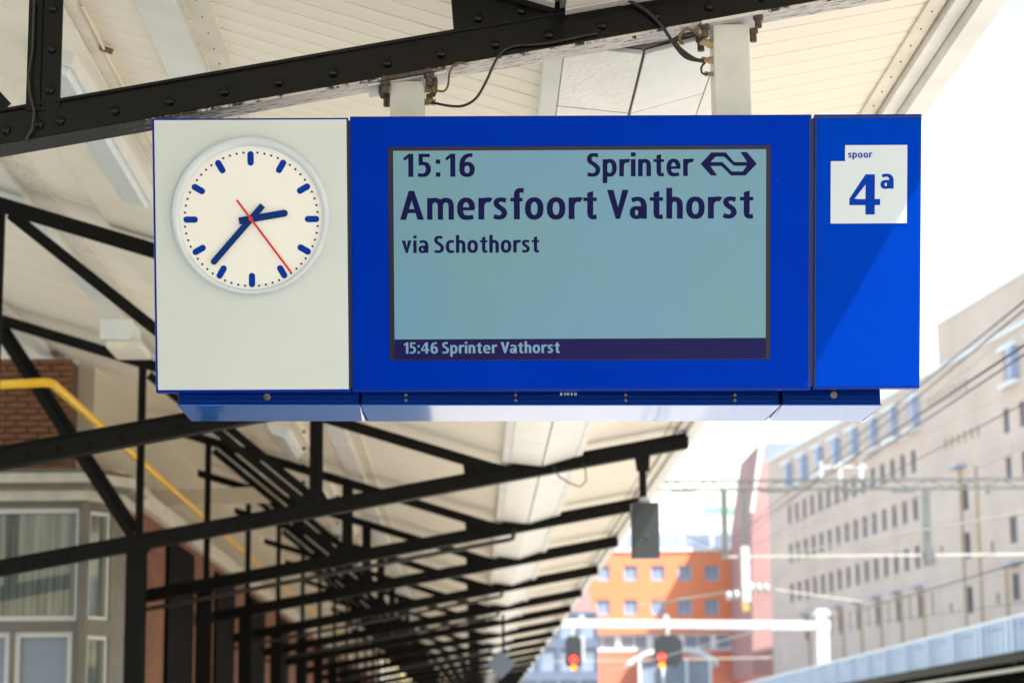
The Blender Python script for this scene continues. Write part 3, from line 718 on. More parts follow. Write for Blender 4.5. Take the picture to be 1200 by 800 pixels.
# ---- lower housing (speakers and lamps), seen from below
def world_to_sign(p): return SMI @ V(p)
def housing(px0, px1, name, bolts):
    """box under the sign; front set back a little, underside nearly level"""
    yF, yR = BL.y + .035, 2 * YC - BL.y - .035 + .02
    a = at(px0, 475.5, yF); c_ = at(px1, 475.5 , yF)
    zt = 2.99; x0, x1 = a.x, c_.x; za, zc = a.z, c_.z
    ti = lambda x, z: SMI @ V((x, yF, z))
    b = MB(); P = []
    zt0, zt1 = BL.z + (BR.z - BL.z) * (x0 - BL.x) / (BR.x - BL.x) - .002, BL.z + (BR.z - BL.z) * (x1 - BL.x) / (BR.x - BL.x) - .002
    zt0 += .022; zt1 += .022
    for (x, y, z) in ((x0, yF, za + .004), (x1, yF, zc + .004), (x1, yR, zc + .004), (x0, yR, za + .004), (x0, yF, zt0), (x1, yF, zt1), (x1, yR, zt1), (x0, yR, zt0)): P.append(SMI @ V((x, y, z)))
    b.hexa(P); h = b.build(name, 'blue_deep', sign, bevel=.001)
    # bright bottom tray
    P = []
    for (x, y, z) in ((x0 - .004, yF - .008, za), (x1 + .004, yF - .008, zc), (x1 - .006, yR, zc), (x0 + .008, yR, za), (x0 - .004, yF - .008, za + .0035), (x1 + .004, yF - .008, zc + .0035), (x1 + .004, yR, zc + .0035), (x0 - .004, yR, za + .0035)): P.append(SMI @ V((x, y, z)))
    MB().hexa(P).build('tray', 'blue_under', sign)
    # ribs along the front
    for dz, th in ((.014, .003), (.034, .002)):
        P = []
        for (x, y, z) in ((x0 + .02, yF - .006, za + dz), (x1 - .02, yF - .006, zc + dz), (x1 - .02, yF, zc + dz), (x0 + .02, yF, za + dz)): P.append(V((x, y, z)))
        P2 = [q + V((0, 0, th)) for q in P]; MB().hexa([SMI @ q for q in P + P2]).build('rib', 'blue_shell', sign)
    for bx, by, r_ in bolts:
        w_ = at(bx, by, yF - .004); m = MB(); m.lathe([(r_, 0), (r_ * .9, -.004), (r_ * .3, -.005)], (0, 0, 0), 'y', 12)
        o = m.build('bolt', 'silver', sign); o.location = SMI @ w_
    return h
b2 = [(x, y_, .0065) for x in (475.5, 604, 733, 861) for y_ in (462.5, 468.8)]
housing(209, 420.5, 'housing', [(313, 465, .014)]); housing(424, 912.5, 'housing', b2); housing(917.5, 1032, 'housing', [(977, 462.5, .014)])
x0, zb = L(656.5, 464.6); x1 = L(676.5, 464.6)[0]
yf = (SMI @ at(666, 463, BL.y + .035 - .0015))[1]
lettering('81050', x0, x1, zb, .009, yf - .006, 'plate_white', 'serial_text', gap=.3)

# ---- hanger posts with head plates
def hanger(px0, px1, py, white, label):
    xa, xb = at(px0, py, YC - .05).x, at(px1, py, YC - .05).x; xc = (xa + xb) / 2; hw = (xb - xa) / 2
    r = empty('hanger_post', (xc, YC, 3.74)); tag(r, label, 'post', 'pale steel posts holding up the departure sign')
    zt = chord_z(xc) + .10 - .073 - .012
    sl = .18 * hw * 1.5
    m = MB(); m.box(-hw, hw, -.06, .06, 0, zt - 3.74 - sl * .6); m.build('tube', 'post_paint', r, bevel=.006)
    pw = hw + (.045 if white else .03); rise = .18 * pw
    m = MB(); m.hexa([(-pw, -.10, zt - 3.74 - rise - .004), (pw, -.10, zt - 3.74 + rise - .004), (pw, .10, zt - 3.74 + rise - .004), (-pw, .10, zt - 3.74 - rise - .004), (-pw, -.10, zt - 3.74 - rise + .008), (pw, -.10, zt - 3.74 + rise + .008), (pw, .10, zt - 3.74 + rise + .008), (-pw, .10, zt - 3.74 - rise + .008)])
    m.build('head_plate', 'post_paint' if white else 'rusty', r)
    if not white:
        m = MB(); m.hexa([(-pw - .05, -.075, zt - 3.74 - rise - .009 - .009), (pw + .05, -.075, zt - 3.74 + rise + .009 - .009), (pw + .05, .075, zt - 3.74 + rise), (-pw - .05, .075, zt - 3.74 - rise - .018), (-pw - .05, -.075, zt - 3.74 - rise - .012), (pw + .05, -.075, zt - 3.74 + rise + .006), (pw + .05, .075, zt - 3.74 + rise + .006), (-pw - .05, .075, zt - 3.74 - rise - .012)])
        m.build('shim_plate', 'beam_white', r)
    for sx in (-1, 1):
        x = sx * (pw - .014); zc = zt - 3.74 + .18 * x
        m = MB(); m.lathe([(.013, -.040), (.013, -.012), (.019, -.0115), (.019, .012), (.012, .013), (.012, .024)], (x, -.075, zc - .008), 'z', 6); m.build('bolt', 'rusty', r)
        m = MB(); m.lathe([(.013, -.045), (.013, -.012), (.019, -.0115), (.019, .012), (.012, .013), (.012, .03)], (x, .075, zc - .008), 'z', 6); m.build('bolt', 'rusty', r)
    return r
hanger(457, 497.5, 110, False, 'pale grey post above the clock end of the display, head plate rusty')
hanger(836.5, 879.5, 90, True, 'pale grey post above the right end of the display, thick cables at its head')
# clamps beside the left head
for i_, px in enumerate((448, 508)):
    q = at(px, 100 if i_ == 0 else 98, YC - .03)
    m = MB(); m.lathe([(.006, -.05), (.014, -.03), (.016, .01), (.011, .03), (.008, .05)], tuple(q), 'z', 8)
    tag(m.build('clamp_bolt', 'rusty'), 'dark tapered clamp bolt hanging just %s of the left hanger head' % ('left' if i_ == 0 else 'right'), 'bolt')
def gland(px, py, Y, d, label, big=1.0):
    q = at(px, py, Y); r = empty('cable_gland', q); tag(r, label, 'cable gland', 'brass cable glands on the hanger posts')
    for a, b_, rr in ((0, .018, .013), (.019, .026, .010), (.027, .040, .0125)):
        m = MB(); m.tube([V(d) * a * big, V(d) * b_ * big], rr * big, 6); m.build('nut', 'brass', r)
gland(497.5, 106, YC - .04, (1, 0, .02), 'upper brass cable gland on the left hanger post')
gland(497.5, 120, YC - .04, (1, 0, -.02), 'lower brass cable gland on the left hanger post')
gland(836, 53, YC - .04, (-.85, 0, .35), 'top brass cable gland on the right hanger post, tilted up', 1.35)
gland(836, 71, YC - .04, (-1, 0, 0), 'middle brass cable gland on the right hanger post', 1.1)
gland(836, 87, YC - .04, (-1, 0, 0), 'small bottom brass cable gland on the right hanger post', .8)
def cable(pts, Y, r, m, label):
    P = [V(p) for p in [at(x, y, Y + (dy[0] if dy else 0)) for (x, y, *dy) in pts]]
    out = []; ext = [P[0]] + P + [P[-1]]
    for i in range(1, len(P)):
        for k in range(6):
            t = k / 6; p0, p1, p2, p3 = ext[i - 1], ext[i], ext[i + 1], ext[i + 2]
            out.append(.5 * ((2 * p1) + (p2 - p0) * t + (2 * p0 - 5 * p1 + 4 * p2 - p3) * t * t + (3 * p1 - p0 - 3 * p2 + p3) * t ** 3))
    out.append(P[-1]); tag(MB().tube(out, r, 8).build('cable', m, smooth=True), label, 'cable')
cable([(510, 106), (520, 107), (525, 100), (527, 85), (534, 75), (545, 74)], YC - .05, .0042, 'cable_tan', 'short tan cable curling up from the left hanger to the chord')
cable([(506, 120), (525, 124), (543, 124), (558, 115), (570, 95), (580, 73), (590, 60), (605, 54), (640, 51), (700, 39)], YC - .056, .005, 'rubber', 'long dark cable looping from the left hanger up along the chord')
cable([(823, 47), (812, 40), (800, 42), (790, 48), (800, 60), (815, 70), (825, 71)], YC - .06, .0075, 'rubber', 'thick black cable coiled at the right hanger head')
cable([(829, 87), (823, 86), (822, 79), (826, 74)], YC - .06, .004, 'rubber', 'short black loop between the two lower glands of the right hanger')
cable([(824, 72), (805, 68), (792, 55), (775, 30), (756, 12), (735, 0), (700, -22)], YC - .07, .0065, 'rubber', 'black cable rising from the right hanger across the chord to the top edge')
cable([(822, 44), (806, 34), (796, 44), (801, 52)], YC - .065, .006, 'cable_tan', 'brown cable end tucked behind the coil at the right hanger')

# ================================================================ speaker box on the third truss
q = at(752, 537, 20.2); q2 = at(756, 622, 20.2)
r = empty('speaker_box', (q2.x, 20.2, q2.z)); tag(r, 'dark grey slanted speaker box hanging on a black rod from the truss end', 'speaker')
hw = 16 / 2600 * 20.2; hh = 32.5 / 2600 * 20.2
MB().box(-hw, hw, -.09, .09, -hh, hh).build('case', 'speaker_grey', r, bevel=.006)
MB().lathe([(.018, 0), (.016, -.012), (.004, -.014)], (-.01 + .02, -.0905, -.06), 'y', 12).build('knob', 'silver', r)
m = MB(); m.lathe([(.05, 0), (.06, .03), (.03, .06)], (0, 0, hh + .001), 'z', 12); m.build('swivel', 'porcelain', r)
zr = q.z - q2.z
m = MB(); m.box(-.034 - .01, .018, -.03, .03, hh + .06, zr - .10); m.build('rod', 'black_far', r)
m = MB(); m.prism([(-.085, zr + .02), (.055, zr + .045), (.045, zr - .12), (-.065, zr - .12)], -.05, -.047 + .07); m.build('bracket', 'black_far', r)

# ================================================================ pipes on the left
P = [at(-30, 452.5, 17.6), at(60, 448, 17.6)]; end = V((P[1].x - .02, 62, P[1].z + .05))
P2 = [P[0], P[1] - V((.07, 0, 0)), P[1] + V((-.02, .012, 0)), P[1] + V((0, .08, 0)), V((P[1].x, 30, P[1].z)), end]
tag(MB().tube(P2, .037, 12).build('gas_pipe', 'yellow_pipe', smooth=True), 'bright yellow pipe bending round to run along the brick wall', 'pipe')
a, c_ = at(183, 583, 27.5), at(335, 579, 27.5)
MBo = MB().bar(a, c_, .12, .19).build('duct', 'cream_pipe'); tag(MBo, 'cream horizontal duct crossing beyond the black columns', 'duct')

# ================================================================ station building on the left
def facade(name, m, parent, O, U, N, u0, u1, v0, v1, holes, depth, thick=.4):
    """wall sheet with real openings; holes = (ua, ub, va, vb); N points outwards"""
    us = sorted({u0, u1} | {h[0] for h in holes} | {h[1] for h in holes}); vs_ = sorted({v0, v1} | {h[2] for h in holes} | {h[3] for h in holes})
    b = MB(); W = lambda u, v, d=0: V(O) + V(U) * u + V((0, 0, v)) - V(N) * d
    # merge cells per row to keep it light
    for j in range(len(vs_) - 1):
        va, vb = vs_[j], vs_[j + 1]; vm = (va + vb) / 2; start = None
        for i in range(len(us) - 1):
            um = (us[i] + us[i + 1]) / 2; solid = not any(h[0] < um < h[1] and h[2] < vm < h[3] for h in holes)
            if solid and start is None: start = us[i]
            if not solid and start is not None: b.quadset([W(start, va), W(us[i], va), W(us[i], vb), W(start, vb)], [(0, 1, 2, 3)]); start = None
        if start is not None: b.quadset([W(start, va), W(u1, va), W(u1, vb), W(start, vb)], [(0, 1, 2, 3)])
    for (a, c, e, f_) in holes:
        b.quadset([W(a, e), W(c, e), W(c, f_), W(a, f_), W(a, e, depth), W(c, e, depth), W(c, f_, depth), W(a, f_, depth)], [(0, 1, 5, 4), (1, 2, 6, 5), (2, 3, 7, 6), (3, 0, 4, 7)])
    # back and sides of the wall
    b.quadset([W(u0, v0), W(u1, v0), W(u1, v1), W(u0, v1), W(u0, v0, thick), W(u1, v0, thick), W(u1, v1, thick), W(u0, v1, thick)], [(4, 5, 6, 7), (0, 1, 5, 4), (1, 2, 6, 5), (2, 3, 7, 6), (3, 0, 4, 7)])
    me = bpy.data.meshes.new(name); me.from_pydata([tuple(p) for p in b.v], [], b.f); me.materials.append(MATS[m])
    o = bpy.data.objects.new(name, me); COL.objects.link(o); o.parent = parent; return o
WINM = {}
def window(parent, O, U, N, h, depth, fm, gm, fw_=.07, key=None, mull=False):
    """frame with a glass pane as sub-part, set into opening h"""
    a, c, e, f_ = h; w_, t_ = c - a, f_ - e; U = V(U); N = V(N)
    k = (round(w_, 2), round(t_, 2), round(N.x, 3), fm, gm)
    org = V(O) + U * ((a + c) / 2) + V((0, 0, (e + f_) / 2)) - N * depth
    if k not in WINM:
        W = lambda u, v, d: U * u + V((0, 0, v)) + N * d
        b = MB()
        def bx(u0, u1, v0, v1, d0, d1): b.hexa([W(u0, v0, d0), W(u1, v0, d0), W(u1, v0, d1), W(u0, v0, d1), W(u0, v1, d0), W(u1, v1, d0), W(u1, v1, d1), W(u0, v1, d1)])
        x, y = w_ / 2, t_ / 2; q = fw_
        bx(-x, -x + q, -y, y, -.03, .05); bx(x - q, x, -y, y, -.03, .05); bx(-x + q, x - q, -y, -y + q, -.03, .049); bx(-x + q, x - q, y - q, y, -.03, .049)
        if mull: bx(-q * .35, q * .35, -y + q, y - q, -.03, .045)
        fo = b.build('window', fm); g2 = MB(); g2.hexa([W(-x + q * .9, -y + q * .9, -.02), W(x - q * .9, -y + q * .9, -.02), W(x - q * .9, -y + q * .9, 0), W(-x + q * .9, -y + q * .9, 0), W(-x + q * .9, y - q * .9, -.02), W(x - q * .9, y - q * .9, -.02), W(x - q * .9, y - q * .9, 0), W(-x + q * .9, y - q * .9, 0)])
        go = g2.build('pane', gm); WINM[k] = (fo.data, go.data); COL.objects.unlink(fo); COL.objects.unlink(go); bpy.data.objects.remove(fo); bpy.data.objects.remove(go)
    fo = bpy.data.objects.new('window', WINM[k][0]); COL.objects.link(fo); fo.parent = parent; fo.location = org
    go = bpy.data.objects.new('pane', WINM[k][1]); COL.objects.link(go); go.parent = fo
    return fo

stn = empty('station_building', (0, 0, 0)); tag(stn, 'brown brick station building behind the black columns, top meeting the soffit', 'building')
WX = -3.72
# long wall along the platform
MB().box(WX - .4, WX, 23.0, 120, 0, 4.5).build('wall', 'brick_far', stn)
# cross wall facing the camera, bricks laid one by one where they show
cx1 = -4.07; MB().box(-9, cx1 - .02, 22.52, 22.98, 0, 5.6).build('wall', 'mortar', stn)
bm_ = None; cnt = 0
z = 3.3; row = 0
while z < 5.55:
    x = cx1 - (.11 if row % 2 else 0)
    if row % 2:
        if bm_ is not None: piece('brick', bm_, (cx1 - .051, 22.50 + random.uniform(-.003, .003), z + .026), stn, scale=(.48, 1, 1)); cnt += 1
    while x > -5.35 and cnt < 290:
        if bm_ is None: o = MB().box(-.105, .105, -.03, .03, -.027, .027).build('brick', 'brick_face', stn, bevel=.003); bm_ = o.data; o.location = (x - .105, 22.5, z + .026)
        else: piece('brick', bm_, (x - .106, 22.50 + random.uniform(-.004, .004), z + .026), stn)
        x -= .22; cnt += 1
    z += .064; row += 1
MB().box(WX - .38, WX - .2, 23.0, 120, 4.501, 5.7).build('frieze', 'cream_pipe', stn)
# dark doorways and pilasters between the brick panels of the long wall
for k in range(10):
    y = 27.2 + k * 5.2
    MB().box(WX, WX + .05, y, y + 2.5, .1, 4.2).build('door_panel', 'dark_door', stn)
MB().box(WX + .001, WX + .09, 23.2, 118, 4.32, 4.52).build('wall_plate', 'beam_cream', stn)

# bay window booth standing in front of the cross wall
bay = empty('bay_booth', (-4.5, 21.3, 0)); bay.location = (0, 0, 0); tag(bay, 'grey brown painted bay booth with white framed curtained windows, lower left', 'booth')
by = 21.2; A = at(97, 650, by).x; Bx = at(135, 650, by + .45).x; zc_ = at(60, 575, by).z; 
poly = [(-9, by), (A, by), (Bx, by + .42), (Bx, 22.45), (-9, 22.45)]
def polyring(name, m, scale_out, z0, z1):
    d = scale_out; pts = [(-9, by - d), (A + d * .5, by - d), (Bx + d, by + .42 - d * .5), (Bx + d, 22.47 + min(0, 0)), (-9, 22.47)]
    n = len(pts); b = MB(); b.v = [V((x, y, z)) for z in (z0, z1) for x, y in pts]
    b.f = [tuple(range(n)), tuple(range(n, 2 * n))] + [(i, (i + 1) % n, n + (i + 1) % n, n + i) for i in range(n)]
    return b.build(name, m, bay)
polyring('cornice', 'cornice_paint', .20, zc_ + .06, zc_ + .15); polyring('cornice', 'bay_paint', .14, zc_, zc_ + .059); polyring('cornice', 'cornice_paint', .09, zc_ - .10, zc_ - .001)
polyring('roof', 'bay_paint', .12, zc_ + .151, zc_ + .20)
W1 = at(-12, 595, by); W2 = at(92, 727, by); LW2 = at(85, 737, by)
z1_, z0_ = W1.z, W2.z
def fr(u0, u1, v0, v1): return (u0 + 9, u1 + 9, v0, v1)
hs = [fr(W1.x - .1, W2.x, z0_, z1_), fr(at(18, 700, by).x, LW2.x, LW2.z - 1.2, LW2.z - .02), fr(at(18, 700, by).x - 1.2, at(18, 700, by).x - .04, LW2.z - 1.2, LW2.z - .02)]
facade('front_wall', 'bay_paint', bay, (-9, by, 0), (1, 0, 0), (0, -1, 0), 0, A + 9, 0, zc_ - .1, hs, .12, .2)
for h in hs: window(bay, (-9, by, 0), (1, 0, 0), (0, -1, 0), h, .08, 'sash_white', 'slate_glass' if h is not hs[0] else 'curtain', .05)
# vertical pleated curtain behind the big pane
U2 = V((Bx - A, .42, 0)); l2 = U2.length; U2.normalize(); N2 = V((U2.y, -U2.x, 0))
hs2 = [(.10, l2 - .06, z0_ + .02, z1_ - .02), (.10, l2 - .06, LW2.z - 1.2, LW2.z - .05)]
facade('side_wall', 'bay_paint', bay, (A, by, 0), U2, N2, 0, l2, 0, zc_ - .1, hs2, .1, .15)
for h in hs2: window(bay, (A, by, 0), U2, N2, h, .07, 'sash_white', 'curtain', .035)
MB().box(Bx - .15, Bx, by + .421, 22.45, 0, zc_ - .1).build('side_wall', 'bay_paint', bay)
for x in (at(99, 650, by).x, ):
    MB().box(x - .03, x + .03, by - .05, by - .001, 0, zc_ - .1).build('pilaster', 'bay_paint', bay)
m = MB()
for x in [(-4.55 + .045 * k) for k in range(14)]:
    m.tube([(x, by + .10 + random.uniform(-.008, .008), z0_), (x, by + .10, z1_)], .018, 6)

# ================================================================ opposite platform canopy
oc = empty('opposite_canopy', (0, 0, 0)); tag(oc, 'long low canopy over the opposite platform with pale corrugated fascia', 'canopy')
m = MB(); ys = []
y = 20; k = 0; prev = None
while y < 175:
    x = 12.92 + (.07 if k % 2 else 0); 
    for zz, xo in ((3.86, 0), (4.66, 0)): pass
    m.v += [V((x, y, 3.84)), V((x, y, 4.62))]
    if k: m.f.append((2 * k - 2, 2 * k, 2 * k + 1, 2 * k - 1))
    y += .17 if k % 2 else .30; k += 1
n0 = len(m.v)
me_o = m.build('fascia', 'slate_glass', oc); MATS['fascia_pale'] = None
mat_f = bpy.data.materials.new('fascia_pale'); mat_f.use_nodes = True; bb = mat_f.node_tree.nodes['Principled BSDF']; bb.inputs['Base Color'].default_value = (.72, .78, .86, 1); bb.inputs['Roughness'].default_value = .35
me_o.data.materials.clear(); me_o.data.materials.append(mat_f); MATS['fascia_pale'] = mat_f
rb = MB()
for k in range(270): rb.box(12.86, 12.919, 22 + .55 * k, 22.09 + .55 * k, 3.85, 4.60)
mat("rib_pale", (.52, .59, .68), .4)
tag(rb.build('fascia_ribs', 'rib_pale', oc), kind='stuff')
MB().box(12.96, 20, 20, 175, 4.4, 4.5).build('roof', 'deck', oc)
MB().box(12.90, 13.0, 20, 175, 4.625, 4.68).build('cap_strip', 'fascia_pale', oc)
MB().box(13.02, 13.2, 20, 175, 3.62, 3.83).build('edge_beam', 'black_far', oc)
MB().box(13.25, 13.40, 20, 175, 3.42, 3.50).build('light_strip', 'beam_cream', oc)
for k in range(20):
    MB().box(13.2, 19.5, 24 + 7.5 * k, 24.15 + 7.5 * k, 3.5, 4.3).build('rafter', 'black_far', oc)
    MB().box(15.8, 16.1, 24 + 7.5 * k, 24.3 + 7.5 * k, 0, 3.5).build('column', 'black_far', oc)
MB().box(17.2, 17.4, 20, 175, 0, 3.3).build('rear_screen', 'glass_dark', oc)

# ================================================================ catenary portals, wires, signals
r = empty('catenary_portal', (5, 60, 0)); r.location = (0, 0, 0); tag(r, 'grey steel catenary gantry spanning the tracks high across the buildings', 'gantry')
Y = 60; za = at(900, 568, Y).z
def trelis(x0, x1, Y, z, h, m_, r_):
    b = MB(); b.bar((x0, Y, z + h / 2), (x1, Y, z + h / 2), .14, .06); b.bar((x0, Y, z - h / 2), (x1, Y, z - h / 2), .14, .06)
    k = x0; j = 0
    while k < x1 - .5: b.bar((k, Y - .03, z - h / 2 if j % 2 else z + h / 2), (k + .5, Y - .03, z + h / 2 if j % 2 else z - h / 2), .03, .03, (0, 1, 0)); k += .5; j += 1
    return b.build('beam', m_, r_)
trelis(1.5, 26, Y, za, .24, 'gantry', r)
for x, zb_ in ((1.7, 4.62), (26, -1)): MB().box(x - .15, x + .15, Y - .15, Y + .15, zb_, za + .2).build('mast', 'gantry', r)
def drop(px, y0, y1, w_, nm='dropper', m_='gantry'):
    a = at(px, y0, Y); c = at(px + 2, y1, Y); MB().bar((a.x, Y, a.z), (c.x, Y, c.z), w_, w_, (0, 1, 0)).build(nm, m_, r)
drop(848, 573, 655, .16); drop(872, 573, 655, .12); drop(873, 640, 705, .22, 'insulator', 'porcelain'); drop(873, 704, 716, .18, 'weight', 'brass'); drop(1085, 573, 650, .18); drop(1088, 645, 662, .28, 'insulator', 'gantry')
a = at(850, 652, Y); MB().bar((a.x, Y, a.z), (19, Y, a.z + .02), .06, .06).build('stay_bar', 'wire_pale', r)
for px in (963, 985, 1010):
    a = at(px, 562, Y); MB().bar((a.x, Y, a.z), (a.x, Y, a.z + .5), .10, .10, (0, 1, 0)).build('insulator', 'porcelain', r)
a = at(960, 547, Y); MB().bar((a.x, Y, a.z), (a.x + 1.3, Y, a.z), .06, .06).build('bus_bar', 'porcelain', r)
for px in (800, 905, 1000, 1060):
    a = at(px, 573, Y); MB().box(a.x - .3, a.x + .3, Y - .12, Y + .12, a.z - .07, a.z + .0).build('clamp', 'gantry', r)
# insulator string with wire
def wire(p, q, rr, m_, label, sag=0.):
    p, q = V(p), V(q); pts = [p.lerp(q, t / 14) - V((0, 0, sag * 4 * (t / 14) * (1 - t / 14))) for t in range(15)]
    o = MB().tube(pts, rr, 5).build('overhead_wire', m_, smooth=True); tag(o, label, 'wire', 'overhead wires above the tracks'); return o
def wirepx(p, q, Yp, Yq, rr, m_, label, sag=0): return wire(at(*p, Yp), at(*q, Yq), rr, m_, label, sag)
wirepx((1210, 345), (870, 620), 22, 75, .011, 'wire', 'upper dark wire of the pair sweeping from the right edge over the beige building')
wirepx((1210, 355), (876, 628), 22.4, 75, .010, 'wire', 'dark wire just under the topmost wire at the right edge')
wirepx((1210, 398), (800, 668), 19, 90, .012, 'wire', 'thicker dark wire crossing in front of the blue framed windows')
wirepx((1210, 409), (1000, 548), 19.4, 34, .010, 'wire', 'short dark wire below the thicker one, right of the sign')
wirepx((880, 655), (1205, 600), 70, 40, .02, 'wire_pale', 'pale wire rising gently right below the gantry')
wirepx((1205, 656), (960, 728), 38, 72, .016, 'wire', 'dark wire low across the ground floor windows of the beige building')
wirepx((1205, 664), (940, 732), 38, 75, .012, 'wire_pale', 'pale wire beside the low dark wire near the right edge')
wirepx((905, 690), (1010, 705), 60, 60, .02, 'wire_pale', 'short pale stay right of the white insulator string')
wirepx((873, 690), (745, 710), 60, 62, .022, 'wire_pale', 'short pale stay crossing the orange building to the hanging weight')
wirepx((770, 612), (855, 648), 58, 60, .014, 'wire', 'thin dark wire dropping right of the speaker box')
wirepx((640, 775), (905, 770), 120, 120, .03, 'wire_pale', 'pale level wire low above the signals')
wirepx((700, 790), (920, 730), 80, 60, .018, 'wire_pale', 'pale slanting wire low beneath the white signal beam')
wirepx((1160, -5), (1170, 330), 8.5, 8.5, .0008, 'wire_pale', 'hair thin vertical line in the sky right of the sign')
for i_, (px, py) in enumerate(((854, 698), (863, 697), (880, 688), (889, 689), (898, 689))):
    a = at(px, py, 60); o = MB().lathe([(.03, -.08), (.12, -.05), (.13, 0), (.12, .05), (.03, .08)], tuple(a), 'x', 12).build('insulator', 'porcelain', smooth=True)
    tag(o, 'white ball insulator, %s in the string by the hanging weight' % ['first', 'second', 'third', 'fourth', 'last'][i_], 'insulator', 'white insulators in a string')
a = at(1003, 482, 29.0); tag(MB().lathe([(.02, -.05), (.05, -.03), (.05, .03), (.02, .05)], tuple(a), 'x', 8).build('wire_clamp', 'porcelain'), 'small pale clamp on the thick dark wire right of the sign', 'clamp')

for i_, (p_, q_, ya_, yb_) in enumerate((((1210, 372), (905, 612), 24, 66), ((1205, 470), (880, 640), 26, 80), ((1205, 520), (860, 690), 30, 90), ((1205, 705), (905, 745), 50, 95), ((1205, 640), (905, 700), 45, 75))):
    wirepx(p_, q_, ya_, yb_, .008, 'wire' if i_ % 2 else 'wire_pale', ['fine pale wire under the top dark pair', 'fine dark wire over the upper window rows of the beige building', 'fine pale wire over the middle window rows', 'fine dark wire lowest above the opposite canopy', 'fine pale wire over the ground floor windows'][i_])
# white signal portal
Y = 100
r = empty('signal_portal', (0, 0, 0)); tag(r, 'white square beam signal portal across the tracks', 'gantry')
a, c = at(566, 729.4, Y), at(972, 733, Y)
MB().bar((a.x, Y, a.z), (c.x, Y, c.z), .45, .40).build('beam', 'gantry_white', r, bevel=.03)
c2 = at(963, 733, Y); MB().box(c2.x - .28, c2.x + .28, Y - .28, Y + .28, -1, c2.z + .75).build('mast', 'gantry_white', r, bevel=.03)
MB().box(c2.x - .4, c2.x + .4, Y - .33, Y + .33, c2.z + .5, c2.z + .6).build('collar', 'gantry_white', r)
c3 = at(570, 733, Y); MB().box(c3.x - .22, c3.x + .22, Y - .22, Y + .22, -1, c3.z - .215).build('mast', 'gantry_white', r)
for px in (682, 781): 
    q = at(px, 733, Y); MB().box(q.x - .1, q.x + .1, Y - .10, Y + .10, q.z + .211, q.z + .5).build('finial', 'gantry_white', r)
def signal(px, py, wpx, hpx, red, label, seg):
    q = at(px, py, Y - .5); r = empty('rail_signal', q); tag(r, label, 'signal', 'railway signals under the white portal')
    k = Y / F; hw, hh = wpx / 2 * k, hpx / 2 * k; ch = hw * .45
    MB().prism([(-hw, -hh + ch), (-hw + ch, -hh), (hw - ch, -hh), (hw, -hh + ch), (hw, hh - ch), (hw - ch, hh), (-hw + ch, hh), (-hw, hh - ch)], -.1, .1).build('head', 'signal_black', r)
    for (dx, dy, m_, rr) in ((red[0], red[1], 'lamp_red', .17), (red[0], red[1] - .34, 'lamp_amber', .14)):
        MB().lathe([(rr, -.101), (rr * .8, -.14), (rr * .2, -.15)], (dx, 0, dy), 'y', 16).build('lamp', m_, r)
        m = MB()
        for i in range(10):
            t0, t1 = math.pi * i / 10, math.pi * (i + 1) / 10; R_ = rr + .03
            m.quadset([(dx + R_ * math.cos(t0), -.1, dy + R_ * math.sin(t0)), (dx + R_ * math.cos(t1), -.1, dy + R_ * math.sin(t1)), (dx + R_ * math.cos(t1), -.38, dy + R_ * math.sin(t1)), (dx + R_ * math.cos(t0), -.38, dy + R_ * math.sin(t0))], [(0, 1, 2, 3)])
        m.build('hood', 'signal_black', r)
    MB().box(-.06, .06, -.02, .5, hh - .1, hh + .45).build('bracket', 'gantry_white', r)
    return r
signal(672, 763, 19, 36, (.0, -.35), 'narrow black railway signal showing red, left of the white mast stub', 0)
signal(783, 762, 33, 36, (-.30, -.28), 'wide black railway signal showing red in front of the orange building', 0)
q = at(682, 745, Y); MB().box(q.x - .12, q.x + .12, Y - .1, Y + .1, at(682, 775, Y).z, q.z - .0).build('hanger', 'gantry_white', COL.objects['signal_portal'])
# diamond sign on a post
q = at(587, 778, 34); rr = empty('diamond_sign', q); tag(rr, 'small blue grey diamond sign on a dark rod under the far canopy', 'sign')
s_ = 17 / 2600 * 34; MB().prism([(-s_, 0), (0, -s_), (s_, 0), (0, s_)], -.01, .01).build('plate', 'diamond', rr); MB().box(.02, .06, .011, .05, -.3, .75).build('rod', 'black_far', rr)

# ================================================================ beige building on the right
d_ = ray(270, 885); d_.z = 0; U = d_.normalized(); N = V((-U.y, U.x, 0)); O = V((31.978, 161.872, 0))
bb_ = empty('office_building', (0, 0, 0)); tag(bb_, 'long beige office building with rows of narrow dark windows, right side', 'building')
holes = []; wins = []
us_ = [34.2 - 2.614 * k for k in range(15)]
for v in (22.05, 18.6, 15.1):
    for u in us_:
        h = (u - .62, u + .62, v - .84, v + .84); holes.append(h); wins.append((h, 'facade', 'window_glass', .04))
for u in (-22.15, -25.1, -28.5, -31.5):
    for v in (22.1, 19.0): h = (u - .55, u + .55, v - .8, v + .8); holes.append(h); wins.append((h, 'facade', 'window_glass', .04))
for v in (15.1, 11.5):
    for u in (-22.5, -30.5): h = (u - .7, u + .7, v - .85, v + .85); holes.append(h); wins.append((h, 'facade_tan', 'window_glass', .04))
for v in (18.2, 14.9, 11.3):
    h = (-14.1, -12.9, v - .9, v + .9); holes.append(h); wins.append((h, 'facade_tan', 'window_glass', .04))
for k in range(8):
    u = 29.4 - 5.35 * k + (0 if k < 7 else 0)
    if u < -6: continue
    h = (u - .62, u + .62, 10.75, 12.6); holes.append(h); wins.append((h, 'facade_tan', 'window_glass', .04))
    h = (u - 3.0, u - 2.55, 10.75, 12.5); holes.append(h); wins.append((h, 'facade', 'window_glass', .03))
tops = [34.6 - 5.3 * k for k in range(8)] + [-23.2, -28.5]
for u in tops:
    h = (u - 1.0, u + 1.0, 24.7, 26.3); holes.append(h); wins.append((h, 'blue_frame', 'window_glass', .22))
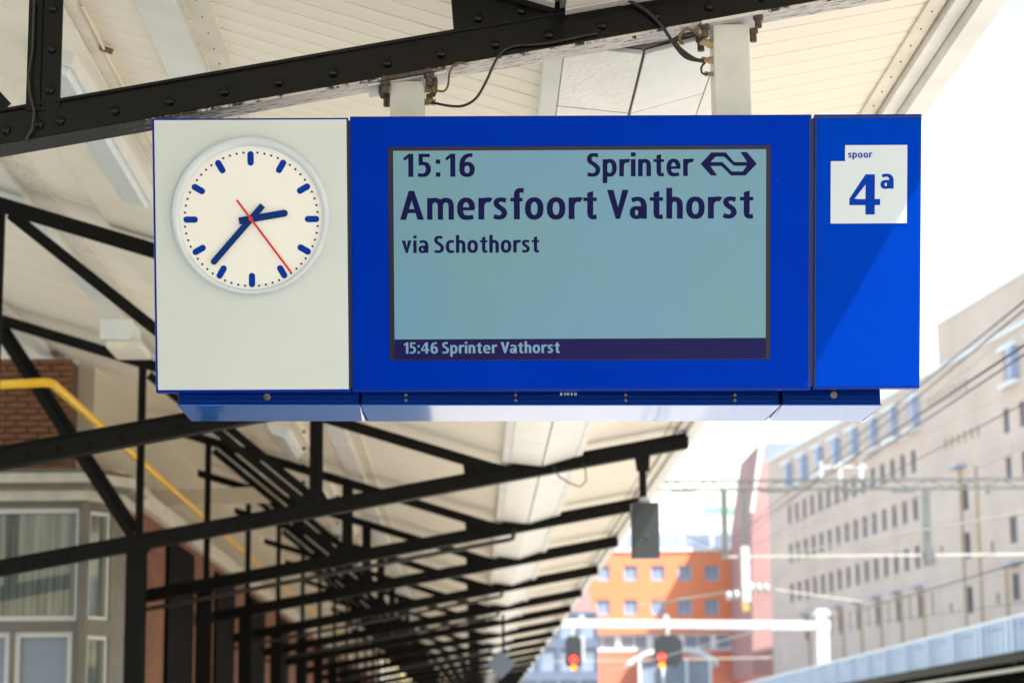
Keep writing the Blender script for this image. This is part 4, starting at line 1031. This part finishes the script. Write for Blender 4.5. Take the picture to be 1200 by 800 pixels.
for k in range(6): h = (-9.9 - 1.36 * k - .25, -9.9 - 1.36 * k + .25, 21.9, 22.6); holes.append(h); wins.append((h, 'facade_tan', 'facade_tan', .02))
for k in range(8): h = (-6.6 - 1.15 * k - .2, -6.6 - 1.15 * k + .2, 25.2, 26.1); holes.append(h); wins.append((h, 'facade_tan', 'facade_tan', .02))
for u, v in ((-8, 15.1), (-18, 18.2), (-18.4, 14.4), (-9.5, 11), (-19.0, 11)): h = (u - .25, u + .25, v - .35, v + .35); holes.append(h); wins.append((h, 'facade_tan', 'window_glass', .02))
facade('wall', 'facade', bb_, O, U, N, -60, 41.8, -1, 27.55, holes, .20, 14)
for h, fm, gm, fw_ in wins: window(bb_, O, U, N, h, .13, fm, gm, fw_)
def fbox(name, m_, u0, u1, v0, v1, d0, d1, parent=bb_):     # d outwards
    W = lambda u, v, d: O + U * u + V((0, 0, v)) + N * d
    return MB().hexa([W(u0, v0, d0), W(u1, v0, d0), W(u1, v0, d1), W(u0, v0, d1), W(u0, v1, d0), W(u1, v1, d0), W(u1, v1, d1), W(u0, v1, d1)]).build(name, m_, parent)
fbox('coping', 'coping', -60, 41.9, 27.551, 27.85, -14.1, .15)
fbox('upper_storey', 'facade', -60, -8.1, 27.852, 30.9, -14, -.3); fbox('coping', 'coping', -60, -8.0, 30.902, 31.1, -14.05, -.2)
for u in tops:
    fbox('awning', 'blue_frame', u - 1.75, u - 1.05, 24.5, 26.4, .002, .55); fbox('sill', 'white_frame', u - 1.9, u + 1.3, 24.1, 24.4, .002, .4); fbox('lintel', 'white_frame', u - 1.9, u + 1.3, 26.5, 26.8, .002, .35)
for k in range(8):
    u = 29.4 - 5.35 * k
    if u < -6: continue
    fbox('pilaster', 'facade_tan', u - 1.05, u - .7, -1, 12.6, .002, .12)
    fbox('canopy_hood', 'blue_frame', u - .9, u + .9, 12.85, 12.98, .002, .7)
fbox('canopy_hood', 'blue_frame', -23.6, -21.6, 12.85, 12.98, .002, .7); fbox('canopy_hood', 'blue_frame', -14, -12, 20.2, 20.35, .002, .7)
for u in (-12.75, -16.0, -20.9, -26): fbox('pilaster', 'facade_tan', u - .14, u + .14, -1, 20.0 if u > -17 else 13, .002, .12)
# facade joints: fine horizontal and vertical recess lines as slim strips
jm = MB()
for v in (13.3, 16.9, 20.4, 23.7):
    W = lambda u, v, d: O + U * u + V((0, 0, v)) + N * d
    jm.hexa([W(-60, v, .0), W(41.8, v, .0), W(41.8, v, .03), W(-60, v, .03), W(-60, v + .05, 0), W(41.8, v + .05, 0), W(41.8, v + .05, .02), W(-60, v + .05, .02)])
jm.build('string_course', 'facade', bb_)

# ================================================================ orange building and its neighbours
ob = empty('orange_building', (0, 0, 0)); tag(ob, 'bright orange rendered building with small square windows behind the signals', 'building')
Y = 230.0
xl_, xr_ = at(640, 700, Y).x, at(912, 700, Y).x; zt = at(770, 646, Y).z
hs = []; px_ = [739, 771, 802.5, 834.5, 866]
for py_ in (671, 711):
    for px in [675, 707] + px_:
        q = at(px, py_, Y); hs.append((q.x - .72, q.x + .72, q.z - .78, q.z + .78))
bz1, bz0 = at(770, 741, Y).z, at(770, 762, Y).z
facade('wall', 'orange_wall', ob, (0, Y, 0), (1, 0, 0), (0, -1, 0), xl_, xr_, bz1, zt, hs, .3, 12)
for h in hs: window(ob, (0, Y, 0), (1, 0, 0), (0, -1, 0), h, .2, 'blue_frame', 'slate_glass', .14, mull=True)
hs = [(xl_ + 1 + 3.3 * k, xl_ + 3.9 + 3.3 * k, bz0 + .1, bz1 - .15) for k in range(7)]
facade('wall', 'white_frame', ob, (0, Y + .4, 0), (1, 0, 0), (0, -1, 0), xl_, xr_, bz0, bz1 - .003, hs, .3, 11)
for h in hs: window(ob, (0, Y + .4, 0), (1, 0, 0), (0, -1, 0), h, .2, 'white_frame', 'slate_glass', .15, mull=True)
MB().box(xl_, xr_, Y - .4, Y + 10, -1, bz0 - .003).build('wall', 'red_wall', ob)
MB().box(xl_ - .1, xr_ + .1, Y - .15, Y + 12, zt + .002, zt + .35).build('coping', 'coping', ob)
MB().box(xl_ + 2, xr_ - 4, Y + 3, Y + 10, zt + .352, zt + 2.4).build('roof_storey', 'blue_grey', ob)
for k in range(7): MB().box(xl_ + 2.5 + 3.1 * k, xl_ + 5.0 + 3.1 * k, Y + 2.9, Y + 2.995, zt + .7, zt + 2.0).build('roof_window', 'slate_glass', ob)
# arched entrance canopy in front
q = at(790, 775, 200); e_ = empty('arched_shelter', (0, 0, 0)); tag(e_, 'pale arched glass shelter at the foot of the orange building', 'shelter')
m = MB()
for i in range(12):
    t0, t1 = math.pi * (.14 + .72 * i / 12), math.pi * (.14 + .72 * (i + 1) / 12)
    P = [(q.x + 4.4 * math.cos(t), q.z - 1.4 + 2.4 * math.sin(t)) for t in (t0, t1)]
    m.hexa([(P[0][0], 200, P[0][1]), (P[1][0], 200, P[1][1]), (P[1][0], 206, P[1][1]), (P[0][0], 206, P[0][1]), (P[0][0], 200, P[0][1] + .4), (P[1][0], 200, P[1][1] + .4), (P[1][0], 206, P[1][1] + .4), (P[0][0], 206, P[0][1] + .4)])
m.build('roof', 'white_frame', e_)
for k in range(4): MB().box(q.x - 3.2 + 2.1 * k, q.x - 2.95 + 2.1 * k, 200.1, 200.4, -1, q.z + .2).build('post', 'white_frame', e_)
MB().box(q.x - 3.0, q.x + 3.2, 200.6, 200.8, -1, q.z + .1).build('glass_wall', 'slate_glass', e_)
# pinkish wedge block between orange and beige
pk = empty('pink_building', (0, 0, 0)); tag(pk, 'muted pink wedge shaped block between the orange and beige buildings', 'building')
P_ = [at(882, 790, 212), at(881, 600, 212), at(893, 516, 212), at(902, 560, 212), at(912, 560, 212), at(912, 790, 212)]
MB().prism([(p_.x, p_.z) for p_ in P_], 212, 229.4).build('wall', 'facade_pink', pk)
a, c = at(893, 516, 211.8), at(881, 600, 211.8); 
MB().bar((a.x, 211.8, a.z), (c.x, 211.8, c.z), .3, .3, (0, 1, 0)).build('edge_trim', 'coping', pk)
a = at(902, 520, 214); MB().box(a.x - .5, a.x + 9, 214, 220, 20, at(905, 518, 214).z).build('roof_cabin', 'slate_glass', pk)
# blue grey glass building at left behind canopy
gb = empty('glass_building', (0, 0, 0)); tag(gb, 'blue grey glass fronted building lower centre beside the canopy edge', 'building')
Y = 180; a, c = at(560, 717, Y), at(700, 717, Y)
hs = []
w_ = (c.x - a.x)
for k in range(6):
    for j in range(3):
        hs.append((a.x + .2 + k * w_ / 6, a.x + (k + 1) * w_ / 6 - .1, a.z - 2.2 - 2.6 * j, a.z - .3 - 2.6 * j))
facade('wall', 'slate_wall', gb, (0, Y, 0), (1, 0, 0), (0, -1, 0), a.x, c.x, -1, a.z, hs, .25, 14)
for h in hs: window(gb, (0, Y, 0), (1, 0, 0), (0, -1, 0), h, .18, 'slate_wall', 'slate_glass', .08)
MB().prism([(at(600, 717, Y).x, a.z + .002), (at(697, 717, Y).x, a.z + .002), (at(688, 676, Y).x, at(688, 676, Y).z), (at(640, 650, Y).x, at(640, 676, Y).z)], Y + 1, Y + 9).build('gable', 'facade_pink', gb)
# distant hall and crane
fh = empty('distant_hall', (0, 0, 0)); Y = 320; tag(fh, 'pale flat roofed hall far behind the orange building', 'building')
a, c = at(700, 628, Y), at(900, 628, Y); MB().box(a.x, c.x, Y, Y + 20, -1, a.z).build('wall', 'blue_grey', fh); MB().box(a.x - .3, c.x + .3, Y - .3, Y + 20.3, a.z + .01, a.z + .8).build('roof', 'coping', fh)
tw = empty('tower_crane', (0, 0, 0)); Y = 420; tag(tw, 'teal jib of a far tower crane seen between wires', 'crane')
a, c = at(824, 602, Y), at(884, 602, Y); b = MB(); b.bar((a.x, Y, a.z), (c.x + 8, Y, a.z), .8, .25); b.bar((a.x, Y, a.z + 1.1), (c.x + 8, Y, a.z + 1.1), .3, .25)
n_ = 10
for k in range(n_):
    x = a.x + (c.x + 8 - a.x) * k / n_; x2 = a.x + (c.x + 8 - a.x) * (k + .5) / n_; b.bar((x, Y, a.z), (x2, Y, a.z + 1.1), .4, .18, (0, 1, 0)); b.bar((x2, Y, a.z + 1.1), (x2 + (x2 - x), Y, a.z), .4, .18, (0, 1, 0))
b.build('jib', 'teal', tw); MB().box(c.x + 5, c.x + 6.5, Y - .7, Y + .7, -1, a.z - .15).build('tower_mast', 'teal', tw)
